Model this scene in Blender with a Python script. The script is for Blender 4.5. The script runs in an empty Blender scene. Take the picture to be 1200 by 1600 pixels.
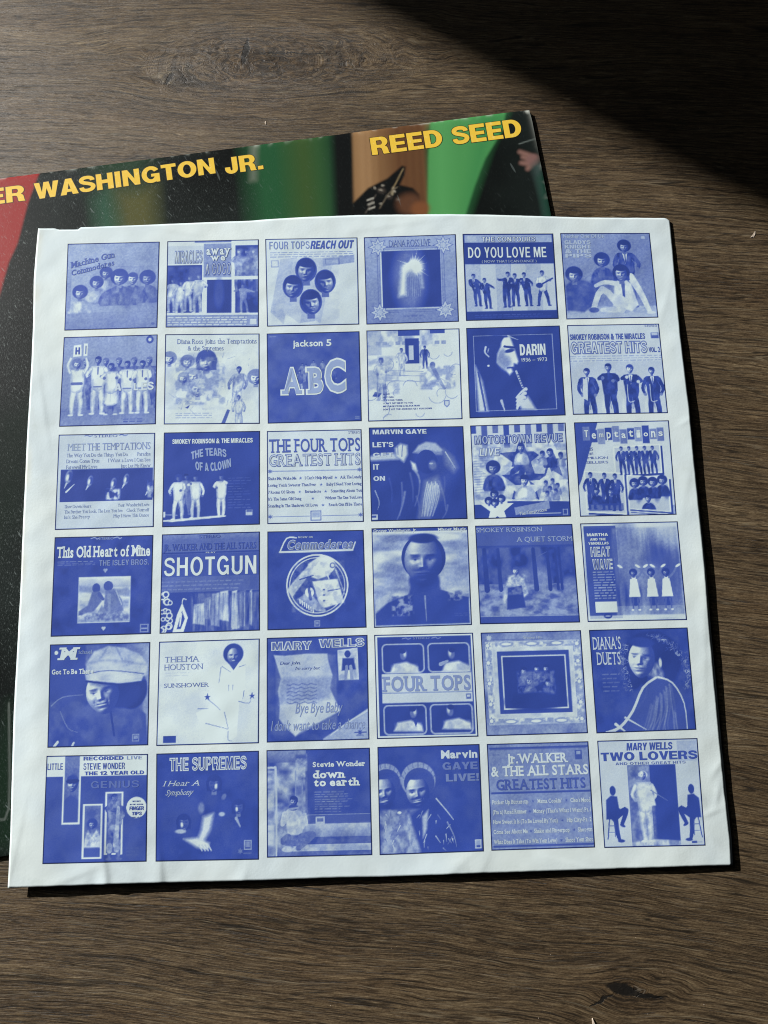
import bpy, math, random
import numpy as np
random.seed(4)
rng = np.random.default_rng(7)
sc = bpy.context.scene
COL = sc.collection

# ------------------------------------------------------------------ camera
CAM = (0.003164, -0.054307, 0.355926)
cam_d = bpy.data.cameras.new('camera')
cam = bpy.data.objects.new('camera', cam_d)
COL.objects.link(cam)
from mathutils import Matrix, Vector
AX = ((0.99959647, -0.02730221, 0.00784101), (-0.02558717, -0.98530505, -0.16887643), (0.01233649, 0.16860766, -0.98560604))
cam.matrix_world = Matrix(((AX[0][0], -AX[1][0], -AX[2][0], CAM[0]),
                           (AX[0][1], -AX[1][1], -AX[2][1], CAM[1]),
                           (AX[0][2], -AX[1][2], -AX[2][2], CAM[2]), (0, 0, 0, 1)))
cam_d.sensor_fit = 'VERTICAL'
cam_d.sensor_height = 36.0
cam_d.lens = 36.0 * 1230.735 / 1600.0
cam_d.clip_start = 0.02
cam_d.clip_end = 60.0
sc.camera = cam
sc.cycles.pixel_filter_type = 'BLACKMAN_HARRIS'
sc.cycles.filter_width = 1.1
sc.render.resolution_x, sc.render.resolution_y = 768, 1024

# ------------------------------------------------------------------ light
world = bpy.data.worlds.new('World')
sc.world = world
world.use_nodes = True
world.node_tree.nodes['Background'].inputs['Color'].default_value = (0.75, 0.9, 1.0, 1)
world.node_tree.nodes['Background'].inputs['Strength'].default_value = 0.004
SUN_AZ, SUN_EL, SUN_D = math.radians(148.3), math.radians(25.0), 6.0
PIV = Vector((0.1012, 0.2085, 0.0))
dirv = Vector((math.cos(SUN_AZ) * math.cos(SUN_EL), math.sin(SUN_AZ) * math.cos(SUN_EL), math.sin(SUN_EL)))
ld = bpy.data.lights.new('low_sunlight', 'SPOT')
ld.energy = 3300
ld.color = (1.0, 0.975, 0.93)
ld.spot_size = math.radians(70)
ld.spot_blend = 0.1
ld.shadow_soft_size = 0.017
lo = bpy.data.objects.new('low_sunlight', ld)
COL.objects.link(lo)
lo.location = PIV + dirv * SUN_D
lo.rotation_euler = dirv.to_track_quat('Z', 'Y').to_euler()
# bright hazy sky seen through the window beside the wall
wd = bpy.data.lights.new('window_light', 'AREA')
wd.shape = 'RECTANGLE'
wd.size, wd.size_y = 1.0, 1.0
wd.energy = 4.5
wd.color = (0.86, 0.94, 1.0)
wo = bpy.data.objects.new('window_light', wd)
COL.objects.link(wo)
wo.location = (-1.5, 1.1, 1.7)
wo.rotation_euler = (Vector(wo.location) - Vector((-0.1, 0.2, 0))).to_track_quat('Z', 'Y').to_euler()
sc.view_settings.view_transform = 'Standard'
sc.view_settings.look = 'None'
sc.view_settings.exposure = 0.0
sc.view_settings.gamma = 1.0
sc.view_settings.use_curve_mapping = False

# ------------------------------------------------------------------ helpers
class NT:
    """small helper for shader node maths"""
    def __init__(s, name):
        s.m = bpy.data.materials.new(name)
        s.m.use_nodes = True
        s.t = s.m.node_tree
        s.b = s.t.nodes['Principled BSDF']
    def n(s, typ, **kw):
        nd = s.t.nodes.new(typ)
        for k, v in kw.items():
            setattr(nd, k, v)
        return nd
    def put(s, sock, v):
        if isinstance(v, (int, float, tuple)):
            sock.default_value = v
        else:
            s.t.links.new(v, sock)
    def op(s, o, a, b=0.0, c=None, clamp=False):
        nd = s.n('ShaderNodeMath', operation=o, use_clamp=clamp)
        s.put(nd.inputs[0], a); s.put(nd.inputs[1], b)
        if c is not None: s.put(nd.inputs[2], c)
        return nd.outputs[0]
    def add(s, a, b): return s.op('ADD', a, b)
    def sub(s, a, b): return s.op('SUBTRACT', a, b)
    def mul(s, a, b): return s.op('MULTIPLY', a, b)
    def div(s, a, b): return s.op('DIVIDE', a, b)
    def rng(s, v, a, b, c=0.0, d=1.0, smooth=True):
        nd = s.n('ShaderNodeMapRange', interpolation_type='SMOOTHSTEP' if smooth else 'LINEAR')
        s.put(nd.inputs['Value'], v)
        for k, x in zip(('From Min', 'From Max', 'To Min', 'To Max'), (a, b, c, d)):
            s.put(nd.inputs[k], x)
        return nd.outputs[0]
    def vec(s, x, y, z=0.0):
        nd = s.n('ShaderNodeCombineXYZ')
        for i, q in enumerate((x, y, z)): s.put(nd.inputs[i], q)
        return nd.outputs[0]
    def noise(s, v, scale=1.0, detail=2.0, rough=0.5, dist=0.0):
        nd = s.n('ShaderNodeTexNoise')
        s.put(nd.inputs['Vector'], v)
        nd.inputs['Scale'].default_value = scale
        nd.inputs['Detail'].default_value = detail
        nd.inputs['Roughness'].default_value = rough
        nd.inputs['Distortion'].default_value = dist
        return nd.outputs[0]
    def ramp(s, v, stops):
        nd = s.n('ShaderNodeValToRGB')
        el = nd.color_ramp.elements
        while len(el) < len(stops): el.new(0.5)
        for e, (p, c) in zip(el, stops):
            e.position = p; e.color = (*c, 1)
        s.put(nd.inputs[0], v)
        return nd.outputs[0]
    def mix(s, f, a, b, mode='MIX'):
        nd = s.n('ShaderNodeMix', data_type='RGBA', blend_type=mode)
        s.put(nd.inputs[0], f)
        for k, q in ((6, a), (7, b)):
            s.put(nd.inputs[k], (*q, 1) if isinstance(q, tuple) and len(q) == 3 else q)
        return nd.outputs[2]
    def xyz(s):
        g = s.n('ShaderNodeNewGeometry')
        q = s.n('ShaderNodeSeparateXYZ')
        s.t.links.new(g.outputs['Position'], q.inputs[0])
        return q.outputs[0], q.outputs[1], q.outputs[2]
    def bump(s, h, strength, dist, prev=None):
        nd = s.n('ShaderNodeBump')
        nd.inputs['Strength'].default_value = strength
        nd.inputs['Distance'].default_value = dist
        s.put(nd.inputs['Height'], h)
        if prev is not None: s.put(nd.inputs['Normal'], prev)
        return nd.outputs[0]
    def done(s, col=None, rough=0.5, normal=None, spec=0.5):
        if col is not None: s.put(s.b.inputs['Base Color'], (*col, 1) if isinstance(col, tuple) else col)
        s.put(s.b.inputs['Roughness'], rough)
        s.put(s.b.inputs['Specular IOR Level'], spec)
        if normal is not None: s.put(s.b.inputs['Normal'], normal)
        return s.m

def mesh_obj(name, verts, faces, mat, parent=None, smooth=False, attr=None):
    me = bpy.data.meshes.new(name)
    verts = np.asarray(verts, np.float32)
    if isinstance(faces, np.ndarray):
        n, k = faces.shape
        me.vertices.add(len(verts)); me.vertices.foreach_set('co', verts.ravel())
        me.loops.add(n * k); me.loops.foreach_set('vertex_index', faces.astype(np.int32).ravel())
        me.polygons.add(n); me.polygons.foreach_set('loop_start', np.arange(0, n * k, k, dtype=np.int32))
        me.update(calc_edges=True)
    else:
        me.from_pydata(verts.tolist(), [], faces); me.update()
    me.materials.append(mat)
    if smooth: me.polygons.foreach_set('use_smooth', np.ones(len(me.polygons), bool))
    if attr is not None:
        nm, data = attr
        if data.ndim == 1:
            a = me.attributes.new(nm, 'FLOAT', 'POINT'); a.data.foreach_set('value', data.astype(np.float32))
        else:
            a = me.attributes.new(nm, 'FLOAT_COLOR', 'POINT')
            a.data.foreach_set('color', np.c_[data, np.ones(len(data))].astype(np.float32).ravel())
    o = bpy.data.objects.new(name, me)
    COL.objects.link(o)
    if parent is not None: o.parent = parent
    return o

def thing(name, label, cat, group=None):
    o = bpy.data.objects.new(name, None)
    o.empty_display_size = 0.02
    COL.objects.link(o)
    o['label'] = label; o['category'] = cat
    if group: o['group'] = group
    return o

def gridfaces(nx, ny, off=0, flip=False):
    i, j = np.meshgrid(np.arange(nx - 1), np.arange(ny - 1))
    a = (j * nx + i).ravel() + off
    f = np.c_[a, a + 1, a + nx + 1, a + nx]
    return f[:, ::-1] if flip else f

# ------------------------------------------------------------------ wood floor
def wood():
    w = NT('wood_grain')
    X, Y, Z = w.xyz()
    X = w.mul(X, 100.0); Y = w.mul(Y, 100.0)               # centimetres
    base = w.vec(X, Y)
    wob = w.noise(w.vec(w.mul(X, 0.05), w.mul(Y, 0.16)), 1.0, 2.0, 0.5)
    wob2 = w.noise(w.vec(w.mul(X, 0.22), w.mul(Y, 0.45), 3.0), 1.0, 2.0, 0.5)
    # the grain falls away towards the right
    xo = w.op('MINIMUM', w.op('MAXIMUM', w.add(X, 15.0), 0.0), 45.0)
    psi = w.add(Y, w.mul(w.rng(Y, 2.0, 23.0, 1.0, 0.3), w.add(w.mul(X, 0.105), w.mul(w.mul(xo, xo), 0.0009))))
    psi = w.add(psi, w.mul(w.sub(wob, 0.5), 1.3))
    psi = w.add(psi, w.mul(w.sub(wob2, 0.5), 0.32))
    knots = [(-5.0, 24.0, 2.9, 1.55), (-9.3, 23.1, 2.0, 0.5), (10.4, -19.9, 1.9, 0.75)]
    rho_all = None
    darks = None
    for cx, cy, e, a in knots:
        wx = w.mul(w.sub(w.noise(w.vec(w.mul(X, 0.45), w.mul(Y, 0.9), cx), 1.0, 3.0), 0.5), 1.5 * a)
        dx = w.div(w.sub(X, cx), e)
        # longer tail on the right of the knot
        dx = w.mul(dx, w.rng(dx, -0.5, 1.0, 1.25, 0.82))
        dy = w.add(w.sub(Y, cy), wx)
        r2 = w.add(w.mul(dx, dx), w.mul(dy, dy))
        disp = w.div(w.mul(dy, a * a * 1.25), w.add(r2, a * a * 1.3))
        psi = w.sub(psi, disp)
        rho = w.op('SQRT', r2)
        m = w.rng(rho, a * 0.25, a * 1.7, 0.85, 0.0)
        if rho_all is None: rho_all, mask, ringm = rho, m, m
        d = w.rng(rho, 0.0, a * 1.9, 1.0, 0.0)
        darks = d if darks is None else w.op('MAXIMUM', darks, d)
    gx = X
    coord = w.add(w.mul(psi, w.sub(1.0, mask)), w.mul(w.mul(rho_all, 1.25), mask))
    gx = w.mul(gx, w.rng(mask, 0.0, 1.0, 1.0, 0.6))
    tone = w.noise(w.vec(w.mul(gx, 0.05), w.mul(coord, 0.5), 1.0), 1.0, 3.0, 0.55)
    n1 = w.noise(w.vec(w.mul(gx, 0.15), w.mul(coord, 5.0), 5.0), 1.0, 6.0, 0.74)
    n2 = w.noise(w.vec(w.mul(X, 0.42), w.mul(psi, 12.0), 9.0), 1.0, 5.0, 0.72)
    n3 = w.noise(w.vec(w.mul(X, 1.6), w.mul(psi, 25.0), 2.0), 1.0, 2.0, 0.6)
    speck = w.noise(w.vec(w.mul(X, 9.0), w.mul(Y, 19.0), 2.0), 1.0, 2.0, 0.6)
    rings = w.op('SINE', w.add(w.mul(rho_all, 36.0), w.mul(w.noise(base, 0.8, 3.0, 0.6), 14.0)))
    v = w.add(w.mul(w.sub(n1, 0.5), 0.55), w.mul(w.sub(n2, 0.5), 1.4))
    v = w.add(v, w.mul(w.sub(n3, 0.5), 1.1))
    v = w.add(v, w.mul(w.sub(tone, 0.5), 0.7))
    v = w.add(v, w.mul(w.sub(speck, 0.5), 0.6))
    v = w.add(v, w.mul(w.mul(rings, ringm), w.mul(w.noise(base, 0.7, 2.0), 0.30)))
    v = w.sub(v, w.mul(darks, 0.17))
    v = w.add(v, 0.5)
    col = w.ramp(v, [(0.0, (0.009, 0.006, 0.0035)), (0.25, (0.036, 0.0235, 0.0125)), (0.5, (0.090, 0.061, 0.0335)),
                     (0.75, (0.152, 0.110, 0.062)), (1.0, (0.28, 0.215, 0.13))])
    # dark pore lines and pale lifted fibres
    pore = w.noise(w.vec(w.mul(X, 0.26), w.mul(psi, 13.0), 21.0), 1.0, 3.0, 0.6)
    pm = w.rng(pore, 0.62, 0.68, 0.0, 0.85)
    col = w.mix(pm, col, (0.012, 0.009, 0.0065))
    pale = w.noise(w.vec(w.mul(X, 0.5), w.mul(psi, 15.0), 41.0), 1.0, 2.0, 0.6)
    col = w.mix(w.rng(pale, 0.66, 0.73, 0.0, 0.4), col, (0.24, 0.21, 0.165))
    # crisp hairlines that follow the grain
    drift = w.noise(w.vec(w.mul(X, 0.07), w.mul(psi, 0.7), 61.0), 1.0, 3.0, 0.55)
    for k, (fr, am, dr, sharp) in enumerate(((2.7, 0.8, 5.0, 0.80), (4.3, 0.72, 9.0, 0.74), (6.9, 0.55, 15.0, 0.66), (5.2, 0.5, 11.0, 0.70))):
        ph = w.add(w.mul(psi, fr * 6.2832), w.mul(drift, dr * 6.2832))
        brk = w.noise(w.vec(w.mul(X, 0.30), w.mul(psi, fr * 0.9), 63.0 + 4 * k), 1.0, 3.0, 0.65)
        ln = w.rng(w.op('SINE', ph), sharp, 1.0, 0.0, 1.0)
        if k < 3: col = w.mix(w.mul(ln, w.rng(brk, 0.42, 0.58, 0.0, am)), col, (0.013, 0.0095, 0.006))
        else: col = w.mix(w.mul(ln, w.rng(brk, 0.50, 0.64, 0.0, am)), col, (0.20, 0.165, 0.11))
    # redder patches
    red = w.noise(w.vec(w.mul(X, 0.12), w.mul(psi, 0.4), 77.0), 1.0, 2.0)
    col = w.mix(w.rng(red, 0.5, 0.7, 0.0, 0.35), col, (1.06, 0.95, 0.86), 'MULTIPLY')
    # splits in the knots
    def split(cx, cy, ang, ln, wd):
        ca, sa = math.cos(ang), math.sin(ang)
        x = w.add(w.sub(X, cx), w.mul(w.sub(w.noise(base, 2.2, 3.0, 0.6), 0.5), 0.55))
        y = w.add(w.sub(Y, cy), w.mul(w.sub(w.noise(w.vec(Y, X, 3.0), 1.7, 3.0, 0.6), 0.5), 0.35))
        a = w.add(w.mul(x, ca), w.mul(y, sa)); b = w.sub(w.mul(y, ca), w.mul(x, sa))
        q = w.add(w.op('POWER', w.op('ABSOLUTE', w.div(a, ln)), 2.0), w.op('POWER', w.op('ABSOLUTE', w.div(b, wd)), 2.0))
        return w.rng(q, 0.5, 1.1, 1.0, 0.0)
    cr = split(-5.62, 24.6, math.radians(84), 0.95, 0.17)
    for a in ((-3.2, 24.45, math.radians(-2), 2.4, 0.045), (-9.5, 23.15, math.radians(60), 0.42, 0.14),
              (10.15, -19.75, math.radians(-14), 0.75, 0.26), (10.9, -20.0, math.radians(-8), 1.1, 0.09), (9.2, -20.15, math.radians(25), 0.6, 0.07)):
        cr = w.op('MAXIMUM', cr, split(*a))
    col = w.mix(w.mul(cr, 0.93), col, (0.007, 0.0065, 0.006))
    h = w.add(w.mul(n2, 0.5), w.add(w.mul(n1, 0.45), w.mul(n3, 0.35)))
    h = w.sub(h, w.add(w.mul(pm, 0.3), w.mul(cr, 0.2)))
    nor = w.bump(h, 0.6, 0.0009)
    return w.done(col, w.rng(n1, 0.3, 0.7, 0.56, 0.44), nor, 0.42)

floor = mesh_obj('floor', [(-4, -3, 0), (4, -3, 0), (4, 5, 0), (-4, 5, 0)], [(0, 1, 2, 3)], wood())
floor['kind'] = 'structure'

# the wall whose edge throws the big soft shade across the far corner; stands beyond the frame
pl = NT('plaster')
px, py, pz = pl.xyz()
plm = pl.done((0.32, 0.29, 0.25), 0.9, pl.bump(pl.noise(pl.vec(px, py, pz), 60.0, 4.0), 0.3, 0.002))
u = Vector((math.cos(SUN_AZ), math.sin(SUN_AZ), 0))
n = Vector((u.y, -u.x, 0))                                  # to the right of the sunbeam
J = Vector((0.1012, 0.2085, 0)) + u * 2.2                   # foot of the wall edge
wb = []
for zz in (0.0, 2.5):
    for a, b in ((0, 0), (2.6, 0), (2.6, 0.14), (0, 0.14)):
        q = J + n * a + u * b
        wb.append((q.x, q.y, zz))
wall = mesh_obj('wall', wb, [(3, 2, 1, 0), (4, 5, 6, 7), (0, 1, 5, 4), (1, 2, 6, 5), (2, 3, 7, 6), (3, 0, 4, 7)], plm)
wall['kind'] = 'structure'

# ------------------------------------------------------------------ shape of the paper
def gauss(x, y, cx, cy, sx, sy=None):
    sy = sy or sx
    return np.exp(-((x - cx) ** 2 / (2 * sx * sx) + (y - cy) ** 2 / (2 * sy * sy)))
def ridge(x, y, cx, cy, ang, ln, wl, wr):
    """one-sided crease: steep on one flank, soft on the other, fading along its length"""
    c, s = math.cos(ang), math.sin(ang)
    a = (x - cx) * c + (y - cy) * s
    b = -(x - cx) * s + (y - cy) * c
    return np.exp(-(a / ln) ** 2) * np.exp(-(b / np.where(b < 0, wl, wr)) ** 2)
def sheet_z(x, y):
    z = 0.0029 + 0 * x
    z = z - 0.0021 * gauss(x, y, 0.158, 0.155, 0.05) + 0.0013 * gauss(x, y, -0.16, -0.155, 0.06)
    z = z - 0.0006 * gauss(x, y, 0.16, -0.16, 0.05)
    z = z + 0.00022 * np.sin(2 * math.pi * (x / 0.083 + y / 0.31) + 1.0) + 0.00018 * np.sin(2 * math.pi * (y / 0.105 - x / 0.4) + 0.4)
    z = z + 0.00012 * np.sin(2 * math.pi * (x / 0.047 - y / 0.9) + 2.0) * np.clip((-y - 0.02) / 0.13, 0, 1)
    # soft vertical wave down the left margin, handled corners, creases along the bottom edge
    z = z + 0.00040 * ridge(x, y, -0.147, -0.045, math.radians(93), 0.09, 0.008, 0.006)
    z = z + 0.00056 * ridge(x, y, -0.1135, -0.150, math.radians(98), 0.018, 0.0018, 0.0046)
    z = z - 0.00028 * ridge(x, y, -0.1185, -0.150, math.radians(70), 0.010, 0.0030, 0.0030)
    z = z + 0.00042 * ridge(x, y, -0.0905, -0.150, math.radians(95), 0.013, 0.0016, 0.0045)
    z = z + 0.00018 * ridge(x, y, -0.0565, -0.151, math.radians(72), 0.010, 0.0014, 0.0030)
    z = z + 0.00036 * ridge(x, y, 0.0100, -0.153, math.radians(10), 0.028, 0.0030, 0.0060)
    z = z + 0.00020 * ridge(x, y, 0.0330, -0.1475, math.radians(38), 0.011, 0.0018, 0.0040)
    z = z + 0.00013 * ridge(x, y, 0.0440, -0.1490, math.radians(60), 0.008, 0.0014, 0.0030)
    z = z + 0.00014 * ridge(x, y, 0.1475, 0.018, math.radians(75), 0.016, 0.0016, 0.0036)
    z = z + 0.00014 * ridge(x, y, 0.1492, 0.045, math.radians(30), 0.004, 0.0008, 0.0016)
    z = z + 0.00014 * ridge(x, y, 0.1475, 0.112, math.radians(70), 0.022, 0.0016, 0.0030)
    for cx, cy, an, ln, am in ((-0.128, -0.1465, 20, .012, .00016), (-0.10, -0.147, 155, .012, .00014), (-0.152, -0.135, 80, .02, .00014), (-0.149, 0.06, 100, .02, .00012), (0.02, 0.1475, 8, .03, .00012), (-0.09, 0.1465, -12, .02, .0001), (0.149, -0.05, 84, .03, .00014), (0.085, -0.1475, 165, .016, .00013)):
        z = z + am * ridge(x, y, cx, cy, math.radians(an), ln, 0.0009, 0.0026)
    for cx, cy, an, am in ((0.1445, -0.128, 20, .00022), (0.1475, -0.121, 75, .00024), (0.1425, -0.1385, -40, .00018), (0.1485, -0.110, 50, .0002), (0.1405, -0.122, 100, .00014)):
        z = z + am * ridge(x, y, cx, cy, math.radians(an), 0.0045, 0.0009, 0.0018)
    for kx, ky, ph, am in ((310, 130, .3, 3.2e-5), (-190, 350, 1.9, 3.0e-5), (420, -260, 4.1, 2.2e-5), (90, 520, 2.6, 2.0e-5), (640, 210, 5.2, 1.2e-5), (-480, 560, .9, 1.1e-5)):
        z = z + am * np.sin(kx * x + ky * y + ph + 1.7 * np.sin(37 * x - 29 * y + ph))
    return np.maximum(z, 0.0007)
def lift(x, y, dz=0.0):
    """point measured on the flat 3 mm plane -> the same sight line on the wavy paper (metres)"""
    x = np.asarray(x, float); y = np.asarray(y, float)
    z = sheet_z(x, y) + dz
    k = (CAM[2] - z) / (CAM[2] - 0.003)
    return np.stack([CAM[0] + (x - CAM[0]) * k, CAM[1] + (y - CAM[1]) * k, z], -1)

TOP = [(-15.55, 14.92), (-14.71, 14.9), (-14.61, 14.83), (-13.6, 14.82), (-13.51, 14.93), (-11.23, 14.97), (-8.15, 15.04), (-5.36, 15.09), (-4.43, 15.15), (-2.57, 15.23), (-0.09, 15.27), (4.27, 15.22), (6.14, 15.15), (8.94, 15.0), (11.12, 14.88), (13.62, 14.81), (14.87, 14.77), (15.07, 14.62)]
RIGHT = [(15.07, 14.62), (15.08, 14.12), (15.05, 8.87), (15.14, 5.2), (15.13, 2.63), (15.15, -0.36), (15.15, -2.4), (15.09, -5.53), (15.08, -8.43), (15.07, -10.19), (15.08, -12.05), (15.11, -13.87), (15.06, -14.95)]
BOT = [(-15.43, -14.95), (-13.08, -14.95), (-11.75, -14.94), (-9.34, -14.94), (-6.12, -14.96), (-5.05, -14.97), (-1.55, -14.95), (0.33, -14.98), (3.03, -14.97), (4.65, -14.96), (7.09, -14.96), (11.16, -14.95), (15.06, -14.95)]
LEFT = [(-15.55, 14.92), (-15.59, 13.92), (-15.63, 12.28), (-15.56, 10.24), (-15.54, 8.46), (-15.57, 4.44), (-15.55, -0.31), (-15.52, -2.78), (-15.53, -4.25), (-15.55, -7.74), (-15.43, -12.99), (-15.43, -14.95)]
def edge(pts, t, ax):
    p = np.array(pts)
    q = (p[:, ax] - p[0, ax]) / (p[-1, ax] - p[0, ax])
    return np.stack([np.interp(t, q, p[:, 0]), np.interp(t, q, p[:, 1])], -1) / 100.0
def sheet_grid(N=360):
    t = np.linspace(0, 1, N)
    T, B, L, R = edge(TOP, t, 0), edge(BOT, t, 0), edge(LEFT, t, 1), edge(RIGHT, t, 1)
    jag = rng.normal(0, 1, (4, N)) * 0.00006
    for e in jag: e[:] = np.convolve(e, np.ones(5) / 5, 'same')
    T[:, 1] += jag[0]; B[:, 1] += jag[1]; L[:, 0] += jag[2]; R[:, 0] += jag[3]
    u = t[None, :, None]; v = t[:, None, None]
    # keep the notches and the jagged edges near the border: fade with a steep weight
    lin = (1 - v) * ((1 - u) * T[0] + u * T[-1]) + v * ((1 - u) * B[0] + u * B[-1])
    dT = T - (T[0] * (1 - t[:, None]) + T[-1] * t[:, None]); dB = B - (B[0] * (1 - t[:, None]) + B[-1] * t[:, None])
    dL = L - (L[0] * (1 - t[:, None]) + L[-1] * t[:, None]); dR = R - (R[0] * (1 - t[:, None]) + R[-1] * t[:, None])
    f = lambda a: np.clip(1 - a * 25, 0, 1)
    P = lin + f(v) * dT[None] + f(1 - v) * dB[None] + f(u) * dL[:, None] + f(1 - u) * dR[:, None]
    return P
def paper_mat():
    p = NT('paper')
    X, Y, Z = p.xyz()
    v = p.vec(X, Y, Z)
    m = p.noise(v, 18.0, 3.0, 0.6)
    f = p.noise(v, 900.0, 3.0, 0.7)
    col = p.mix(p.rng(m, 0.35, 0.7), (0.60, 0.70, 0.745), (0.645, 0.73, 0.735))
    # yellowed, handled edge
    ex = p.op('MAXIMUM', p.op('ABSOLUTE', X), p.op('ABSOLUTE', Y))
    e = p.mul(p.rng(ex, 0.1515, 0.1555), p.rng(p.noise(v, 45.0, 3.0), 0.42, 0.7))
    col = p.mix(p.mul(e, 0.6), col, (0.60, 0.60, 0.50))
    sm = p.noise(v, 70.0, 4.0, 0.65)
    col = p.mix(p.rng(sm, 0.60, 0.76, 0.0, 0.4), col, (0.50, 0.58, 0.57))
    h = p.add(p.mul(f, 0.4), p.mul(p.noise(v, 130.0, 3.0, 0.6), 0.8))
    return p.done(col, 0.72, p.bump(h, 0.24, 0.0004), 0.25)
PAPER = paper_mat()
sleeve = thing('inner_sleeve', 'white paper sleeve printed with rows of blue album pictures, lying on the jacket', 'record sleeve')
def ply(name, N, dz, dx, label):
    g = sheet_grid(N)
    x, y = g[..., 0].ravel(), g[..., 1].ravel()
    if dx: x = x + dx * np.clip((x - 0.10) / 0.05, 0, 1) * np.clip((0.03 - y) / 0.09, 0, 1)
    a = lift(x, y, dz); b = a - np.array([0, 0, 0.00014])
    n = N * N
    idx = np.arange(n).reshape(N, N)
    ring = np.concatenate([idx[0, :-1], idx[:-1, -1], idx[-1, :0:-1], idx[:0:-1, 0]])
    nx = np.roll(ring, -1)
    side = np.c_[ring, ring + n, nx + n, nx]
    F = np.concatenate([gridfaces(N, N, 0, True), gridfaces(N, N, n, False), side[:, ::-1]])
    o = mesh_obj(name, np.concatenate([a, b]), F, PAPER, sleeve, False)
    sm = np.ones(len(F), bool); sm[-len(side):] = False
    o.data.polygons.foreach_set('use_smooth', sm)
    o['label'] = label
    return o
ply('front_sheet', 360, 0.0, 0.0, 'upper printed sheet of the white paper sleeve')
ply('back_sheet', 240, -0.00026, 0.0006, 'lower sheet showing along the right edge')

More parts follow.
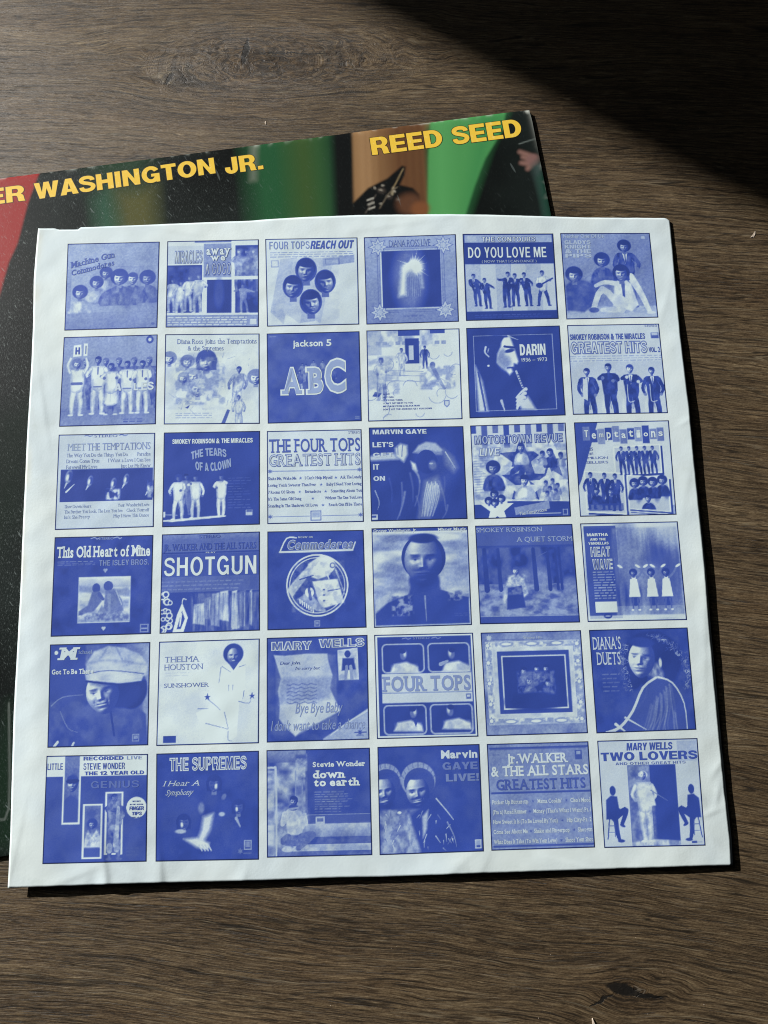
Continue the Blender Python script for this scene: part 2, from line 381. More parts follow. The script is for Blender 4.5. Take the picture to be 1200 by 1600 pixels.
# ------------------------------------------------------------------ painting engine (one ink, tones 0 = ink, 1 = bare paper)
class Cv:
    def __init__(s, base=1.0, S=256, ch=1, aspect=1.0):
        s.S = S; s.H = max(2, int(S * aspect)); s.ch = ch; s.asp = aspect
        s.a = np.zeros((s.H, S, ch)); s.a[:] = base
        s.X, s.Y = np.meshgrid((np.arange(S) + .5) / S, (np.arange(s.H) + .5) / S)
        s.clip = None; s.texts = []
    def box(s, x0, y0, x1, y1):
        S = s.S
        return (slice(max(0, int(y0 * S) - 2), min(s.H, int(y1 * S) + 3)), slice(max(0, int(x0 * S) - 2), min(S, int(x1 * S) + 3)))
    def put(s, sl, m, tone, al=1.0):
        m = m * al
        if s.clip is not None: m = m * s.clip[sl]
        tone = np.asarray(tone)
        s.a[sl] += ((tone[..., None] if tone.ndim == 2 else tone) - s.a[sl]) * m[..., None]
        return s
    def cloth(s, t, sl, e):
        """printed tone of a body: rounded towards its outline, with folds"""
        if not hasattr(s, 'N'):
            q = s.fbm(26, 15, 77, 3); s.N = np.clip((q - .5) * 2.4 + .5, 0, 1)
        return np.clip(t * (.66 + .34 * np.clip(e, 0, 1)) + (s.N[sl] - .42) * (.13 + .55 * min(t, 1 - t) ** .8), 0, 1.02)
    def rect(s, x0, y0, x1, y1, t, al=1.0):
        sl = s.box(x0, y0, x1, y1); X, Y = s.X[sl], s.Y[sl]; k = s.S
        m = np.clip((X - x0) * k + .5, 0, 1) * np.clip((x1 - X) * k + .5, 0, 1) * np.clip((Y - y0) * k + .5, 0, 1) * np.clip((y1 - Y) * k + .5, 0, 1)
        return s.put(sl, m, t, al)
    def frame(s, x0, y0, x1, y1, w, t):
        s.rect(x0, y0, x1, y0 + w, t); s.rect(x0, y1 - w, x1, y1, t); s.rect(x0, y0, x0 + w, y1, t); s.rect(x1 - w, y0, x1, y1, t); return s
    def ell(s, cx, cy, rx, ry, t, rot=0, soft=0.0, al=1.0):
        r = max(rx, ry) * (1 + soft) + .01
        sl = s.box(cx - r, cy - r, cx + r, cy + r); X, Y = s.X[sl] - cx, s.Y[sl] - cy
        c, q = math.cos(math.radians(rot)), math.sin(math.radians(rot))
        d = np.sqrt(((X * c + Y * q) / rx) ** 2 + ((Y * c - X * q) / ry) ** 2)
        w = soft + 1.2 / (s.S * min(rx, ry))
        m = np.clip((1 + w / 2 - d) / w, 0, 1)
        return s.put(sl, m * m * (3 - 2 * m) if soft else m, t, al)
    def poly(s, pts, t, soft=0.0, al=1.0, sh=0.0):
        if sh:
            pts = spine(list(pts[-2:]) + list(pts) + list(pts[:2]), 3); pts = pts[6:-6] if len(pts) > 18 else pts
        p = np.array(pts, float); x0, y0 = p.min(0) - soft; x1, y1 = p.max(0) + soft
        sl = s.box(x0, y0, x1, y1); X, Y = s.X[sl], s.Y[sl]
        ins = np.zeros(X.shape, bool); dist = np.full(X.shape, 9.0)
        for (ax, ay), (bx, by) in zip(p, np.roll(p, -1, 0)):
            if ay != by:
                c = ((ay > Y) != (by > Y)) & (X < (bx - ax) * (Y - ay) / (by - ay) + ax)
                ins ^= c
            l2 = (bx - ax) ** 2 + (by - ay) ** 2 + 1e-12
            tt = np.clip(((X - ax) * (bx - ax) + (Y - ay) * (by - ay)) / l2, 0, 1)
            dist = np.minimum(dist, np.hypot(X - ax - tt * (bx - ax), Y - ay - tt * (by - ay)))
        sd = np.where(ins, dist, -dist); w = soft + 1.0 / s.S
        if sh: t = s.cloth(t, sl, sd / sh)
        return s.put(sl, np.clip(sd / w + .5, 0, 1), t, al)
    def line(s, pts, w, t, w2=None, al=1.0, soft=0.0, sh=False):
        """tapering stroke through the points"""
        if len(pts) > 2: pts = spine(pts, 3)
        n = len(pts) - 1
        w2 = w if w2 is None else w2
        p = np.array(pts, float); x0, y0 = p.min(0) - max(w, w2); x1, y1 = p.max(0) + max(w, w2)
        sl = s.box(x0, y0, x1, y1); X, Y = s.X[sl], s.Y[sl]; best = np.full(X.shape, -9.0)
        for i in range(n):
            (ax, ay), (bx, by) = p[i], p[i + 1]
            l2 = (bx - ax) ** 2 + (by - ay) ** 2 + 1e-12
            tt = np.clip(((X - ax) * (bx - ax) + (Y - ay) * (by - ay)) / l2, 0, 1)
            d = np.hypot(X - ax - tt * (bx - ax), Y - ay - tt * (by - ay))
            ww = (w + (w2 - w) * (i + tt) / n) / 2
            best = np.maximum(best, ww - d)
        if sh: t = s.cloth(t, sl, best / (w * .4))
        return s.put(sl, np.clip(best / (soft + 1.0 / s.S) + .5, 0, 1), t, al)
    def grad(s, x0, y0, x1, y1, t0, t1, ax=1, al=1.0):
        sl = s.box(x0, y0, x1, y1); X, Y = s.X[sl], s.Y[sl]
        f = np.clip((X - x0) / (x1 - x0) if ax == 0 else (Y - y0) / (y1 - y0), 0, 1)
        m = ((X >= x0) & (X <= x1) & (Y >= y0) & (Y <= y1)) * al
        if s.clip is not None: m = m * s.clip[sl]
        tt = np.asarray(t0) + (np.asarray(t1) - np.asarray(t0)) * f[..., None]
        s.a[sl] += (tt - s.a[sl]) * m[..., None]
        return s
    def fbm(s, fx, fy, seed, octs=3):
        r = np.random.default_rng(seed); out = 0; amp = 1; tot = 0
        for o in range(octs):
            nx, ny = int(fx * 2 ** o) + 2, int(fy * 2 ** o) + 2
            g = r.random((ny, nx)); gx = s.X * (nx - 1.001); gy = s.Y / s.asp * (ny - 1.001)
            ix, iy = gx.astype(int), np.minimum(gy.astype(int), ny - 2); u, v = gx - ix, np.clip(gy - iy, 0, 1); u = u * u * (3 - 2 * u); v = v * v * (3 - 2 * v)
            out = out + amp * ((g[iy, ix] * (1 - u) + g[iy, ix + 1] * u) * (1 - v) + (g[iy + 1, ix] * (1 - u) + g[iy + 1, ix + 1] * u) * v)
            tot += amp; amp *= .55
        return out / tot
    def tex(s, x0, y0, x1, y1, lo, hi, fx, fy, seed, con=1.0, al=1.0):
        """photographic mottle between two tones"""
        n = np.clip((s.fbm(fx, fy, seed) - .5) * con * 2 + .5, 0, 1)
        ft = .022
        ramp = lambda v, lo, hi: np.clip((v - lo) / ft + (1 if lo <= .03 else 0), 0, 1) * np.clip((hi - v) / ft + (1 if hi >= .97 else 0), 0, 1)
        m = ramp(s.X, x0, x1) * ramp(s.Y, y0, y1)
        w = m * al * (1 if s.clip is None else s.clip)
        s.a += ((np.asarray(lo) + (np.asarray(hi) - np.asarray(lo)) * n[..., None]) - s.a) * w[..., None]
        return s
    def bars(s, x0, y0, x1, y1, rows, t, seed=1, fill=.55, ragged=0.0, al=.8):
        """lines of print too small to read in the photograph"""
        r = random.Random(seed); h = (y1 - y0) / rows
        for i in range(rows):
            x = x0; xe = x1 - ragged * r.random() * (x1 - x0); y = y0 + h * (i + .5)
            while x < xe - .01:
                w = min(r.uniform(.025, .08), xe - x)
                s.rect(x, y - h * fill / 2, x + w, y + h * fill / 2, t, al * r.uniform(.65, 1)); x += w + r.uniform(.010, .018)
        return s
    def inside(s, fn):
        """clip everything fn paints to the shape drawn last into a fresh mask"""
        return s
    def T(s, txt, x0, y0, x1, y1, t, st='b', rot=0.0, skew=0.0, t2=None, wt=None, arc=0.0):
        s.texts.append((txt, x0, y0, x1, y1, t, st, rot, skew, t2, wt, arc)); return s
    # ---- people: generic figures only
    def head(s, cx, cy, r, skin=.45, hair=0.0, style='short', side=1, tilt=0, det=True):
        if style == 'afro': s.ell(cx, cy - r * .25, r * 1.28, r * 1.22, hair, soft=.08)
        elif style == 'curly':
            for k in range(9):
                an = math.radians(200 + k * 17.5); s.ell(cx + math.cos(an) * r * .75, cy + math.sin(an) * r * .75 + r * .15, r * .42, r * .42, hair)
        elif style == 'long':
            s.ell(cx, cy - r * .1, r * 1.12, r * 1.2, hair); s.rect(cx - r * 1.05, cy - r * .1, cx + r * 1.05, cy + r * .95, hair)
        else: s.ell(cx, cy - r * .28, r * .88, r * .92, hair, tilt)
        s.rect(cx - r * .34, cy + r * .5, cx + r * .34, cy + r * 1.45, skin * .72)
        big = r > .03
        dk = skin * .35
        if big: s.face(cx, cy + r * .08, r * .98, min(.9, skin * 1.05 + .04), (-.55 * side, -.45), -.25 * side, tilt, .35)
        else:
            s.ell(cx, cy + r * .08, r * .74, r * .98, skin, tilt); s.ell(cx + side * r * .5, cy + r * .15, r * .42, r * .8, dk, tilt, .7, .75)
            s.ell(cx - side * r * .26, cy + r * .25, r * .25, r * .3, min(1, skin * 1.45 + .1), tilt, .8, .7)
        if style in ('short', 'afro', 'long'): s.ell(cx, cy - r * .72, r * .76, r * .40, hair, tilt, .12)
        if style == 'hat':
            s.ell(cx, cy - r * .78, r * .9, r * .55, hair); s.ell(cx, cy - r * .5, r * 1.15, r * .2, hair)
        if det and not big:
            for q in (-1, 1):
                s.ell(cx + q * r * .32, cy - r * .06, r * .17, r * .08, dk * .3, tilt)
                s.ell(cx + q * r * .32, cy - r * .24, r * .21, r * .05, dk * .3, tilt - q * 8)
            s.ell(cx + side * r * .06, cy + r * .25, r * .13, r * .10, dk, tilt, .5)
            s.ell(cx, cy + r * .52, r * .26, r * .07, dk * .2, tilt)
            s.ell(cx, cy + r * .60, r * .20, r * .04, min(1, skin * 1.35), tilt, .5)
        return s
    def face(s, cx, cy, r, skin=.5, light=(-.6, -.5), yaw=0.0, tilt=0.0, smile=0.3, wide=.74):
        sl = s.box(cx - r * 1.2, cy - r * 1.2, cx + r * 1.2, cy + r * 1.2); X, Y = (s.X[sl] - cx) / r, (s.Y[sl] - cy) / r
        c, q = math.cos(math.radians(tilt)), math.sin(math.radians(tilt)); U = X * c + Y * q; V = Y * c - X * q
        jaw = wide * (1 - .22 * np.clip(V, 0, 1) ** 2)
        d2 = (U / jaw) ** 2 + V ** 2
        z = .85 * np.sqrt(np.clip(1 - d2, 0.0, 1)); u = U - yaw * .22
        g = lambda a, b, sa, sb: np.exp(-((u - a) / sa) ** 2 - ((V - b) / sb) ** 2)
        z = z + .25 * np.exp(-(u / .10) ** 2) * np.clip((V + .22) / .45, 0, 1) * np.clip((.32 - V) / .07, 0, 1) + .05 * (g(-.1, .24, .07, .06) + g(.1, .24, .07, .06))
        z = z - .14 * (g(-.3, -.06, .17, .10) + g(.3, -.06, .17, .10)) + .06 * (g(-.28, -.24, .24, .07) + g(.28, -.24, .24, .07)) + .07 * (g(-.42, .22, .18, .18) + g(.42, .22, .18, .18))
        z = z + .075 * (g(0, .46, .22 + .1 * smile, .045) + g(0, .575, .18 + .08 * smile, .05)) - .05 * g(0, .36, .09, .05) + .08 * g(0, .84, .2, .12) - .05 * g(0, .70, .2, .05)
        z = z - .05 * smile * (g(-.32, .42, .05, .14) + g(.32, .42, .05, .14)) + .055 * (g(-.3, -.06, .09, .05) + g(.3, -.06, .09, .05))
        k = s.S * r; zy, zx = np.gradient(z); nx, ny = -(zx * c - 0 * zy) * k, -zy * k
        nz = 1 / np.sqrt(nx * nx + ny * ny + 1); L = np.array([light[0], light[1], .62]); L = L / np.linalg.norm(L)
        sh = np.clip((nx * L[0] + ny * L[1] + L[2]) * nz, 0, 1)
        t = skin * (.16 + 1.35 * sh ** 1.2) + .25 * sh ** 9
        for e in (-1, 1):
            lid = g(e * .3, -.075, .135, .030); iris = g(e * .3 + yaw * .05, -.055, .05, .045); brow = np.exp(-((u - e * .31) / .2) ** 4 - ((V + .235 + .25 * (u - e * .31) ** 2) / .042) ** 2)
            t = t + (.9 * skin + .12) * .5 * g(e * .3, -.05, .12, .035); t = t * (1 - .8 * lid) * (1 - .92 * iris) * (1 - .75 * brow)
            t = t * (1 - .75 * g(e * .075, .315, .04, .025))
        ml = np.exp(-(u / (.23 + .09 * smile)) ** 4 - ((V - .515 + smile * .22 * (u / .3) ** 2 * -1 * -.6) / (.02 + .012 * smile)) ** 2)
        t = t * (1 - .12 * (g(0, .46, .2, .04) + g(0, .575, .17, .05))) * (1 - .85 * ml)
        if smile > .6: t = t + (.95 - t) * .85 * np.exp(-(u / .19) ** 4 - ((V - .535) / .028) ** 2)
        m = np.clip((1 - np.sqrt(d2)) * k * .74 + .5, 0, 1)
        return s.put(sl, m, np.clip(t, 0, 1.0))
    def fig(s, x, y, h, suit=0.0, pants=None, skin=.5, hair=0.0, la=(-.16, .5), ra=(.16, .5), feet=(-.06, .07), lean=0.0, style='short', shirt=None, shoes=None, skirt=False, hs=1.0):
        pants = suit if pants is None else pants
        hx = x + lean * h
        hip = (x, y + .53 * h); sh = y + .2 * h
        for q, fx in zip((-1, 1), feet):
            k = (x + q * .035 * h + (fx * .55) * h, y + .76 * h); ft = (x + fx * h, y + .97 * h)
            s.line([(x + q * .04 * h, hip[1]), k, ft], .105 * h, pants, .06 * h, sh=True)
            s.ell(ft[0] + q * .02 * h, ft[1] + .012 * h, .045 * h, .018 * h, pants if shoes is None else shoes)
        if skirt: s.poly([(x - .07 * h, y + .45 * h), (x + .07 * h, y + .45 * h), (x + .13 * h, y + .78 * h), (x - .13 * h, y + .78 * h)], suit, sh=.05 * h)
        s.poly([(hx - .125 * h, sh + .02 * h), (hx - .06 * h, sh - .025 * h), (hx + .06 * h, sh - .025 * h), (hx + .125 * h, sh + .02 * h), (x + .095 * h, y + .56 * h), (x - .095 * h, y + .56 * h)], suit, sh=.06 * h)
        edge_t = suit + (.22 if suit < .5 else -.3)
        for q, (ax, ay) in zip((-1, 1), (la, ra)):
            hd = (x + ax * h, y + ay * h); s0 = (hx + q * .115 * h, sh + .03 * h)
            el = ((s0[0] + hd[0]) / 2 + q * .05 * h, (s0[1] + hd[1]) / 2 + .02 * h)
            s.line([s0, el, hd], .068 * h, suit, .042 * h, sh=True)
            s.line([(s0[0] - q * .02 * h, s0[1] + .05 * h), (el[0] - q * .03 * h, el[1] + .03 * h)], .010 * h, edge_t)
            s.ell(hd[0], hd[1], .028 * h, .028 * h, skin)
        if shirt is not None:
            s.poly([(hx - .035 * h, sh - .02 * h), (hx + .035 * h, sh - .02 * h), (hx, sh + .15 * h)], shirt); s.line([(hx, sh), (hx, sh + .12 * h)], .014 * h, hair)
        s.line([(x, y + .56 * h), (x, y + .75 * h)], .012 * h, edge_t, al=.8)
        s.head(hx, y + .085 * h, .062 * h * hs, skin, hair, style, det=h > .5)
        return s
    def bust(s, x, y, r, skin=.4, hair=0.0, suit=.2, style='short', side=1, shirt=None, w=2.0):
        s.poly([(x - r * w, y + r * 4), (x - r * w * .97, y + r * 2.3), (x - r * 1.1, y + r * 1.45), (x - r * .4, y + r * 1.1), (x + r * .4, y + r * 1.1), (x + r * 1.1, y + r * 1.45), (x + r * w * .97, y + r * 2.3), (x + r * w, y + r * 4)], suit, r * .12, sh=r * .8)
        s.ell(x + side * r * w * .5, y + r * 3, r * .7, r * 1.6, suit * .6, 0, .9, .6)
        if shirt is not None: s.poly([(x - r * .5, y + r * 1.15), (x + r * .5, y + r * 1.15), (x, y + r * 2.4)], shirt)
        return s.head(x, y, r, skin, hair, style, side)
    def star(s, cx, cy, r, t, n=5, inner=.42, rot=-90):
        return s.poly([(cx + math.cos(math.radians(rot + k * 180 / n)) * r * (1 if k % 2 == 0 else inner), cy + math.sin(math.radians(rot + k * 180 / n)) * r * (1 if k % 2 == 0 else inner)) for k in range(2 * n)], t)

# ------------------------------------------------------------------ lettering engine (real glyph meshes)
_fc = bpy.data.curves.new('type', 'FONT'); _fo = bpy.data.objects.new('type', _fc); COL.objects.link(_fo)
_fc.resolution_u = 3
_gl = {}
SERB = {'A': (.09, .91), 'B': (.13,), 'D': (.13,), 'E': (.13,), 'F': (.15,), 'H': (.11, .89), 'I': (.5,), 'K': (.12, .88), 'L': (.13,), 'M': (.08, .92), 'N': (.11,), 'P': (.13,), 'R': (.12, .9), 'T': (.5,), 'X': (.1, .9), 'Y': (.5,), 'h': (.13, .87), 'i': (.5,), 'l': (.5,), 'm': (.07, .5, .93), 'n': (.13, .87), 'r': (.2,), 'd': (.87,), 'f': (.45,), 'k': (.12, .88), 'a': (.9,), 'u': (.87,)}
SERT = {'B': (.1,), 'D': (.1,), 'E': (.12,), 'F': (.12,), 'H': (.11, .89), 'I': (.5,), 'K': (.12, .88), 'L': (.13,), 'M': (.06, .94), 'N': (.08, .89), 'P': (.1,), 'R': (.1,), 'U': (.11, .89), 'V': (.06, .94), 'W': (.04, .96), 'X': (.1, .9), 'Y': (.06, .94)}
SERA = {'h': (.06,), 'l': (.3,), 'k': (.06,), 'b': (.06,), 'd': (.8,)}
SERX = {'i': (.3,), 'n': (.06,), 'm': (.03,), 'r': (.1,), 'u': (.06, .8), 'v': (.08, .92), 'w': (.05, .95), 'y': (.08, .92), 'p': (.06,)}
def glyph(chv, off, serif):
    key = (chv, round(off, 4), serif)
    if key in _gl: return _gl[key]
    if chv == ' ': _gl[key] = (np.zeros((0, 3)), [], .26); return _gl[key]
    _fc.body = chv; _fc.offset = off
    dg = bpy.context.evaluated_depsgraph_get()
    ev = _fo.evaluated_get(dg); me = ev.to_mesh()
    v = np.array([q.co[:2] for q in me.vertices]); f = [tuple(p.vertices) for p in me.polygons]
    ev.to_mesh_clear()
    x0, x1 = v[:, 0].min(), v[:, 0].max(); v[:, 0] -= x0; w = x1 - x0
    sb = .045
    if serif:
        hw, hh = .12 + off, .045 + off * .8
        vs = [v]; n = len(v)
        def bar(fx, y0, y1):
            nonlocal n
            c = fx * w
            vs.append(np.array([(c - hw, y0), (c + hw, y0), (c + hw, y1), (c - hw, y1)])); f.append((n, n + 1, n + 2, n + 3)); n += 4
        for q in SERB.get(chv, ()): bar(q, -off, hh)
        for q in SERT.get(chv, ()): bar(q, .682 + off - hh - off, .682 + off)
        for q in SERA.get(chv, ()): bar(q, .71 - hh, .71 + off)
        for q in SERX.get(chv, ()): bar(q, .50 - hh, .50 + off)
        v = np.concatenate(vs); sb = .075; nb = len(v) - len(vs[0])
    v = np.c_[v, np.zeros(len(v))]
    if serif and nb: v[-nb:, 2] = 1.0
    _gl[key] = (v, f, w + sb)
    return _gl[key]
# heavy grotesque capitals for the jacket, drawn as outlines (cap height 1)
from mathutils.geometry import tessellate_polygon
SV, SH = .245, .205
def arcp(cx, cy, rx, ry, a0, a1, n=14):
    return [(cx + rx * math.cos(math.radians(a0 + (a1 - a0) * k / n)), cy + ry * math.sin(math.radians(a0 + (a1 - a0) * k / n))) for k in range(n + 1)]
def ribbon(sp, w):
    sp = np.array(sp); t = np.gradient(sp, axis=0); t /= np.linalg.norm(t, axis=1)[:, None]; nn = np.c_[-t[:, 1], t[:, 0]]
    ww = np.broadcast_to(np.asarray(w, float), (len(sp),))[:, None] / 2
    return [tuple(p) for p in np.concatenate([sp + nn * ww, (sp - nn * ww)[::-1]])]
def spine(pts, n=4):
    p = np.array([pts[0]] + list(pts) + [pts[-1]], float); out = []
    for k in range(1, len(p) - 2):
        for q in range(n):
            t = q / n; out.append(.5 * (2 * p[k] + (p[k + 1] - p[k - 1]) * t + (2 * p[k - 1] - 5 * p[k] + 4 * p[k + 1] - p[k + 2]) * t * t + (3 * p[k] - p[k - 1] - 3 * p[k + 1] + p[k + 2]) * t ** 3))
    return [tuple(q) for q in out] + [pts[-1]]
SS = spine([(.615, .70), (.59, .80), (.50, .88), (.365, .903), (.23, .88), (.135, .80), (.125, .69), (.20, .60), (.36, .535), (.52, .465), (.615, .37), (.61, .25), (.53, .145), (.36, .097), (.20, .125), (.125, .21), (.105, .31)], 3)
STROKE = {'S': (SS, .205), 'G': (arcp(.42, .5, .30, .415, 32, 318, 26), .225), 'C': (arcp(.42, .5, .30, .415, 40, 320, 26), .225)}
GROT = {
 'E': ([[(0, 0), (.66, 0), (.66, SH), (SV, SH), (SV, .40), (.61, .40), (.61, .59), (SV, .59), (SV, 1 - SH), (.65, 1 - SH), (.65, 1), (0, 1)]], .69),
 'H': ([[(0, 0), (SV, 0), (SV, .39), (.50, .39), (.50, 0), (.745, 0), (.745, 1), (.50, 1), (.50, .61), (SV, .61), (SV, 1), (0, 1)]], .80),
 'I': ([[(0, 0), (SV, 0), (SV, 1), (0, 1)]], .30),
 'T': ([[(.21, 0), (.455, 0), (.455, 1 - SH), (.665, 1 - SH), (.665, 1), (0, 1), (0, 1 - SH), (.21, 1 - SH)]], .69),
 'N': ([[(0, 0), (.235, 0), (.235, .60), (.52, 0), (.76, 0), (.76, 1), (.525, 1), (.525, .40), (.24, 1), (0, 1)]], .815),
 'V': ([[(.26, 0), (.50, 0), (.76, 1), (.51, 1), (.38, .33), (.25, 1), (0, 1)]], .77),
 'W': ([[(.20, 0), (.43, 0), (.545, .60), (.66, 0), (.89, 0), (1.09, 1), (.85, 1), (.765, .38), (.66, 1), (.43, 1), (.325, .38), (.24, 1), (0, 1)]], 1.10),
 'A': ([[(0, 0), (.255, 0), (.295, .17), (.50, .17), (.54, 0), (.80, 0), (.535, 1), (.265, 1)], [(.335, .345), (.398, .70), (.462, .345)]], .81),
 'R': ([[(0, 0), (SV, 0), (SV, .38), (.36, .38), (.43, .33), (.455, .2), (.47, .05), (.495, 0), (.745, 0), (.745, .03), (.715, .07), (.70, .25), (.67, .38), (.585, .46)] + arcp(.46, .715, .26, .285, -50, 90, 12) + [(0, 1)],
        [(SV, .55), (SV, 1 - SH + .01)] + arcp(.41, .675, .07, .13, 90, -90, 10)], .78),
 'D': ([[(0, 0)] + arcp(.33, .5, .42, .5, -90, 90, 22) + [(0, 1)], [(SV, SH), (SV, 1 - SH)] + arcp(.33, .5, .175, .5 - SH, 90, -90, 18)], .79),
 'O': ([arcp(.42, .5, .42, .52, 0, 345, 26), arcp(.42, .5, .175, .315, 0, 345, 26)], .87),
 'J': ([[(.335, 1), (.58, 1), (.58, .30)] + arcp(.29, .29, .29, .31, 0, -180, 16) + [(0, .40), (.235, .40), (.235, .30)] + arcp(.288, .27, .05, .09, 180, 360, 8)], .63),
 '.': ([[(0, 0), (.24, 0), (.24, .22), (0, .22)]], .28),
 'S': ([None], .745),
 'G': ([None, [(.43, .36), (.43, .54), (.80, .54), (.80, 0), (.64, 0), (.60, .12), (.55, .24), (.57, .36)]], .86),
}
SEP = {'G': (0, 1)}
BOWL = lambda cx, cy, rx, ry, s=1: arcp(cx, cy, rx, ry, -90 * s, 90 * s, 10)
GROT.update({
 'C': ([None], .80),
 'F': ([[(0, 0), (SV, 0), (SV, .40), (.58, .40), (.58, .59), (SV, .59), (SV, 1 - SH), (.64, 1 - SH), (.64, 1), (0, 1)]], .66),
 'L': ([[(0, 0), (.62, 0), (.62, SH), (SV, SH), (SV, 1), (0, 1)]], .64),
 'M': ([[(0, 0), (.22, 0), (.22, .62), (.37, 0), (.56, 0), (.71, .62), (.71, 0), (.93, 0), (.93, 1), (.61, 1), (.465, .38), (.32, 1), (0, 1)]], .98),
 'P': ([[(0, 0), (SV, 0), (SV, .36), (.40, .36)] + BOWL(.42, .68, .29, .32) + [(0, 1)], [(SV, .53), (SV, .82)] + BOWL(.38, .675, .085, .145, -1)], .735),
 'B': ([[(0, 0)] + BOWL(.44, .275, .29, .275)[:-2] + [(.61, .52)] + BOWL(.42, .74, .27, .26)[2:] + [(0, 1)], [(SV, .17), (SV, .42)] + BOWL(.39, .295, .08, .125, -1), [(SV, .60), (SV, .83)] + BOWL(.37, .715, .08, .115, -1)], .77),
 'U': ([[(0, 1), (0, .33)] + arcp(.375, .33, .375, .35, 180, 360, 18) + [(.75, 1), (.505, 1), (.505, .33)] + arcp(.375, .31, .13, .12, 360, 180, 10) + [(SV, 1)]], .80),
 'K': ([[(0, 0), (SV, 0), (SV, .26), (.335, .37), (.51, 0), (.80, 0), (.50, .56), (.78, 1), (.48, 1), (SV, .60), (SV, 1), (0, 1)]], .80),
 'X': ([[(0, 0), (.28, 0), (.385, .27), (.49, 0), (.78, 0), (.53, .51), (.76, 1), (.49, 1), (.395, .75), (.30, 1), (.02, 1), (.25, .51)]], .79),
 'Y': ([[(.26, 0), (.505, 0), (.505, .38), (.77, 1), (.50, 1), (.385, .62), (.27, 1), (0, 1), (.26, .38)]], .77),
 '1': ([[(.2, 0), (.44, 0), (.44, 1), (.28, 1), (.2, .86), (.0, .80), (.0, .64), (.2, .66)]], .50),
 '-': ([[(0, .36), (.36, .36), (.36, .55), (0, .55)]], .40),
 "'": ([[(.03, .66), (.17, .66), (.21, 1), (0, 1)]], .24),
 '!': ([[(.0, 0), (.24, 0), (.24, .2), (0, .2)], [(.05, .28), (.19, .28), (.24, 1), (0, 1)]], .28),
})
SEP['!'] = (0, 1)
def offset_loop(lp, d, hole):
    p = np.array(lp, float); n = len(p)
    ar = .5 * np.sum(p[:, 0] * np.roll(p[:, 1], -1) - np.roll(p[:, 0], -1) * p[:, 1])
    sg = (1 if ar > 0 else -1) * (-1 if hole else 1)
    e = np.roll(p, -1, 0) - p; e /= np.linalg.norm(e, axis=1)[:, None] + 1e-9
    nr = np.c_[e[:, 1], -e[:, 0]] * sg
    m = nr + np.roll(nr, 1, 0); l = np.maximum((m * nr).sum(1), .5)
    return p + m / l[:, None] * d
def grot(txt, grow):
    """-> verts (x, y, lift) and faces with the line set solid"""
    V = []; F = []; x = 0.0; n = 0
    for chv in txt:
        if chv not in GROT:                                 # rarer signs come from the text font
            gv, gf, ga = glyph(chv, .03 + grow * .6, False)
            if len(gv): V.append(gv / .682 + np.array([x, 0, 0])); F += [tuple(i + n for i in f) for f in gf]; n += len(gv)
            x += (.30 if chv == ' ' else ga / .682) + .035
            continue
        loops, adv = GROT[chv]
        sets = [[l] for l in loops] if chv in SEP else [loops]
        for si, st in enumerate(sets):
            if st[0] is None:                                # curved letters: a strip of quads along the stroke
                sp, wd = STROKE[chv]; rb = np.array(ribbon(sp, max(.03, wd + 2 * grow))); m = len(rb) // 2
                if grow > 0:
                    for q0, q1 in ((0, 1), (m - 1, m - 2)):
                        for a0, a1 in ((q0, q1), (2 * m - 1 - q0, 2 * m - 1 - q1)): dv = rb[a0] - rb[a1]; rb[a0] += dv / np.linalg.norm(dv) * grow
                lf = np.concatenate([np.arange(m), np.arange(m)[::-1]]) * .012
                V.append(np.c_[rb[:, 0] + x, rb[:, 1], lf + si]); F += [(n + k, n + k + 1, n + 2 * m - 2 - k, n + 2 * m - 1 - k) for k in range(m - 1)]; n += 2 * m
                continue
            ol = [offset_loop(l, grow, k > 0) for k, l in enumerate(st)]
            tri = tessellate_polygon([[Vector((q[0], q[1], 0)) for q in l] for l in ol])
            fl = np.concatenate(ol); V.append(np.c_[fl[:, 0] + x, fl[:, 1], np.full(len(fl), float(si))]); F += [tuple(i + n for i in t) for t in tri]; n += len(fl)
        x += adv + .035
    return np.concatenate(V), F, x - .06

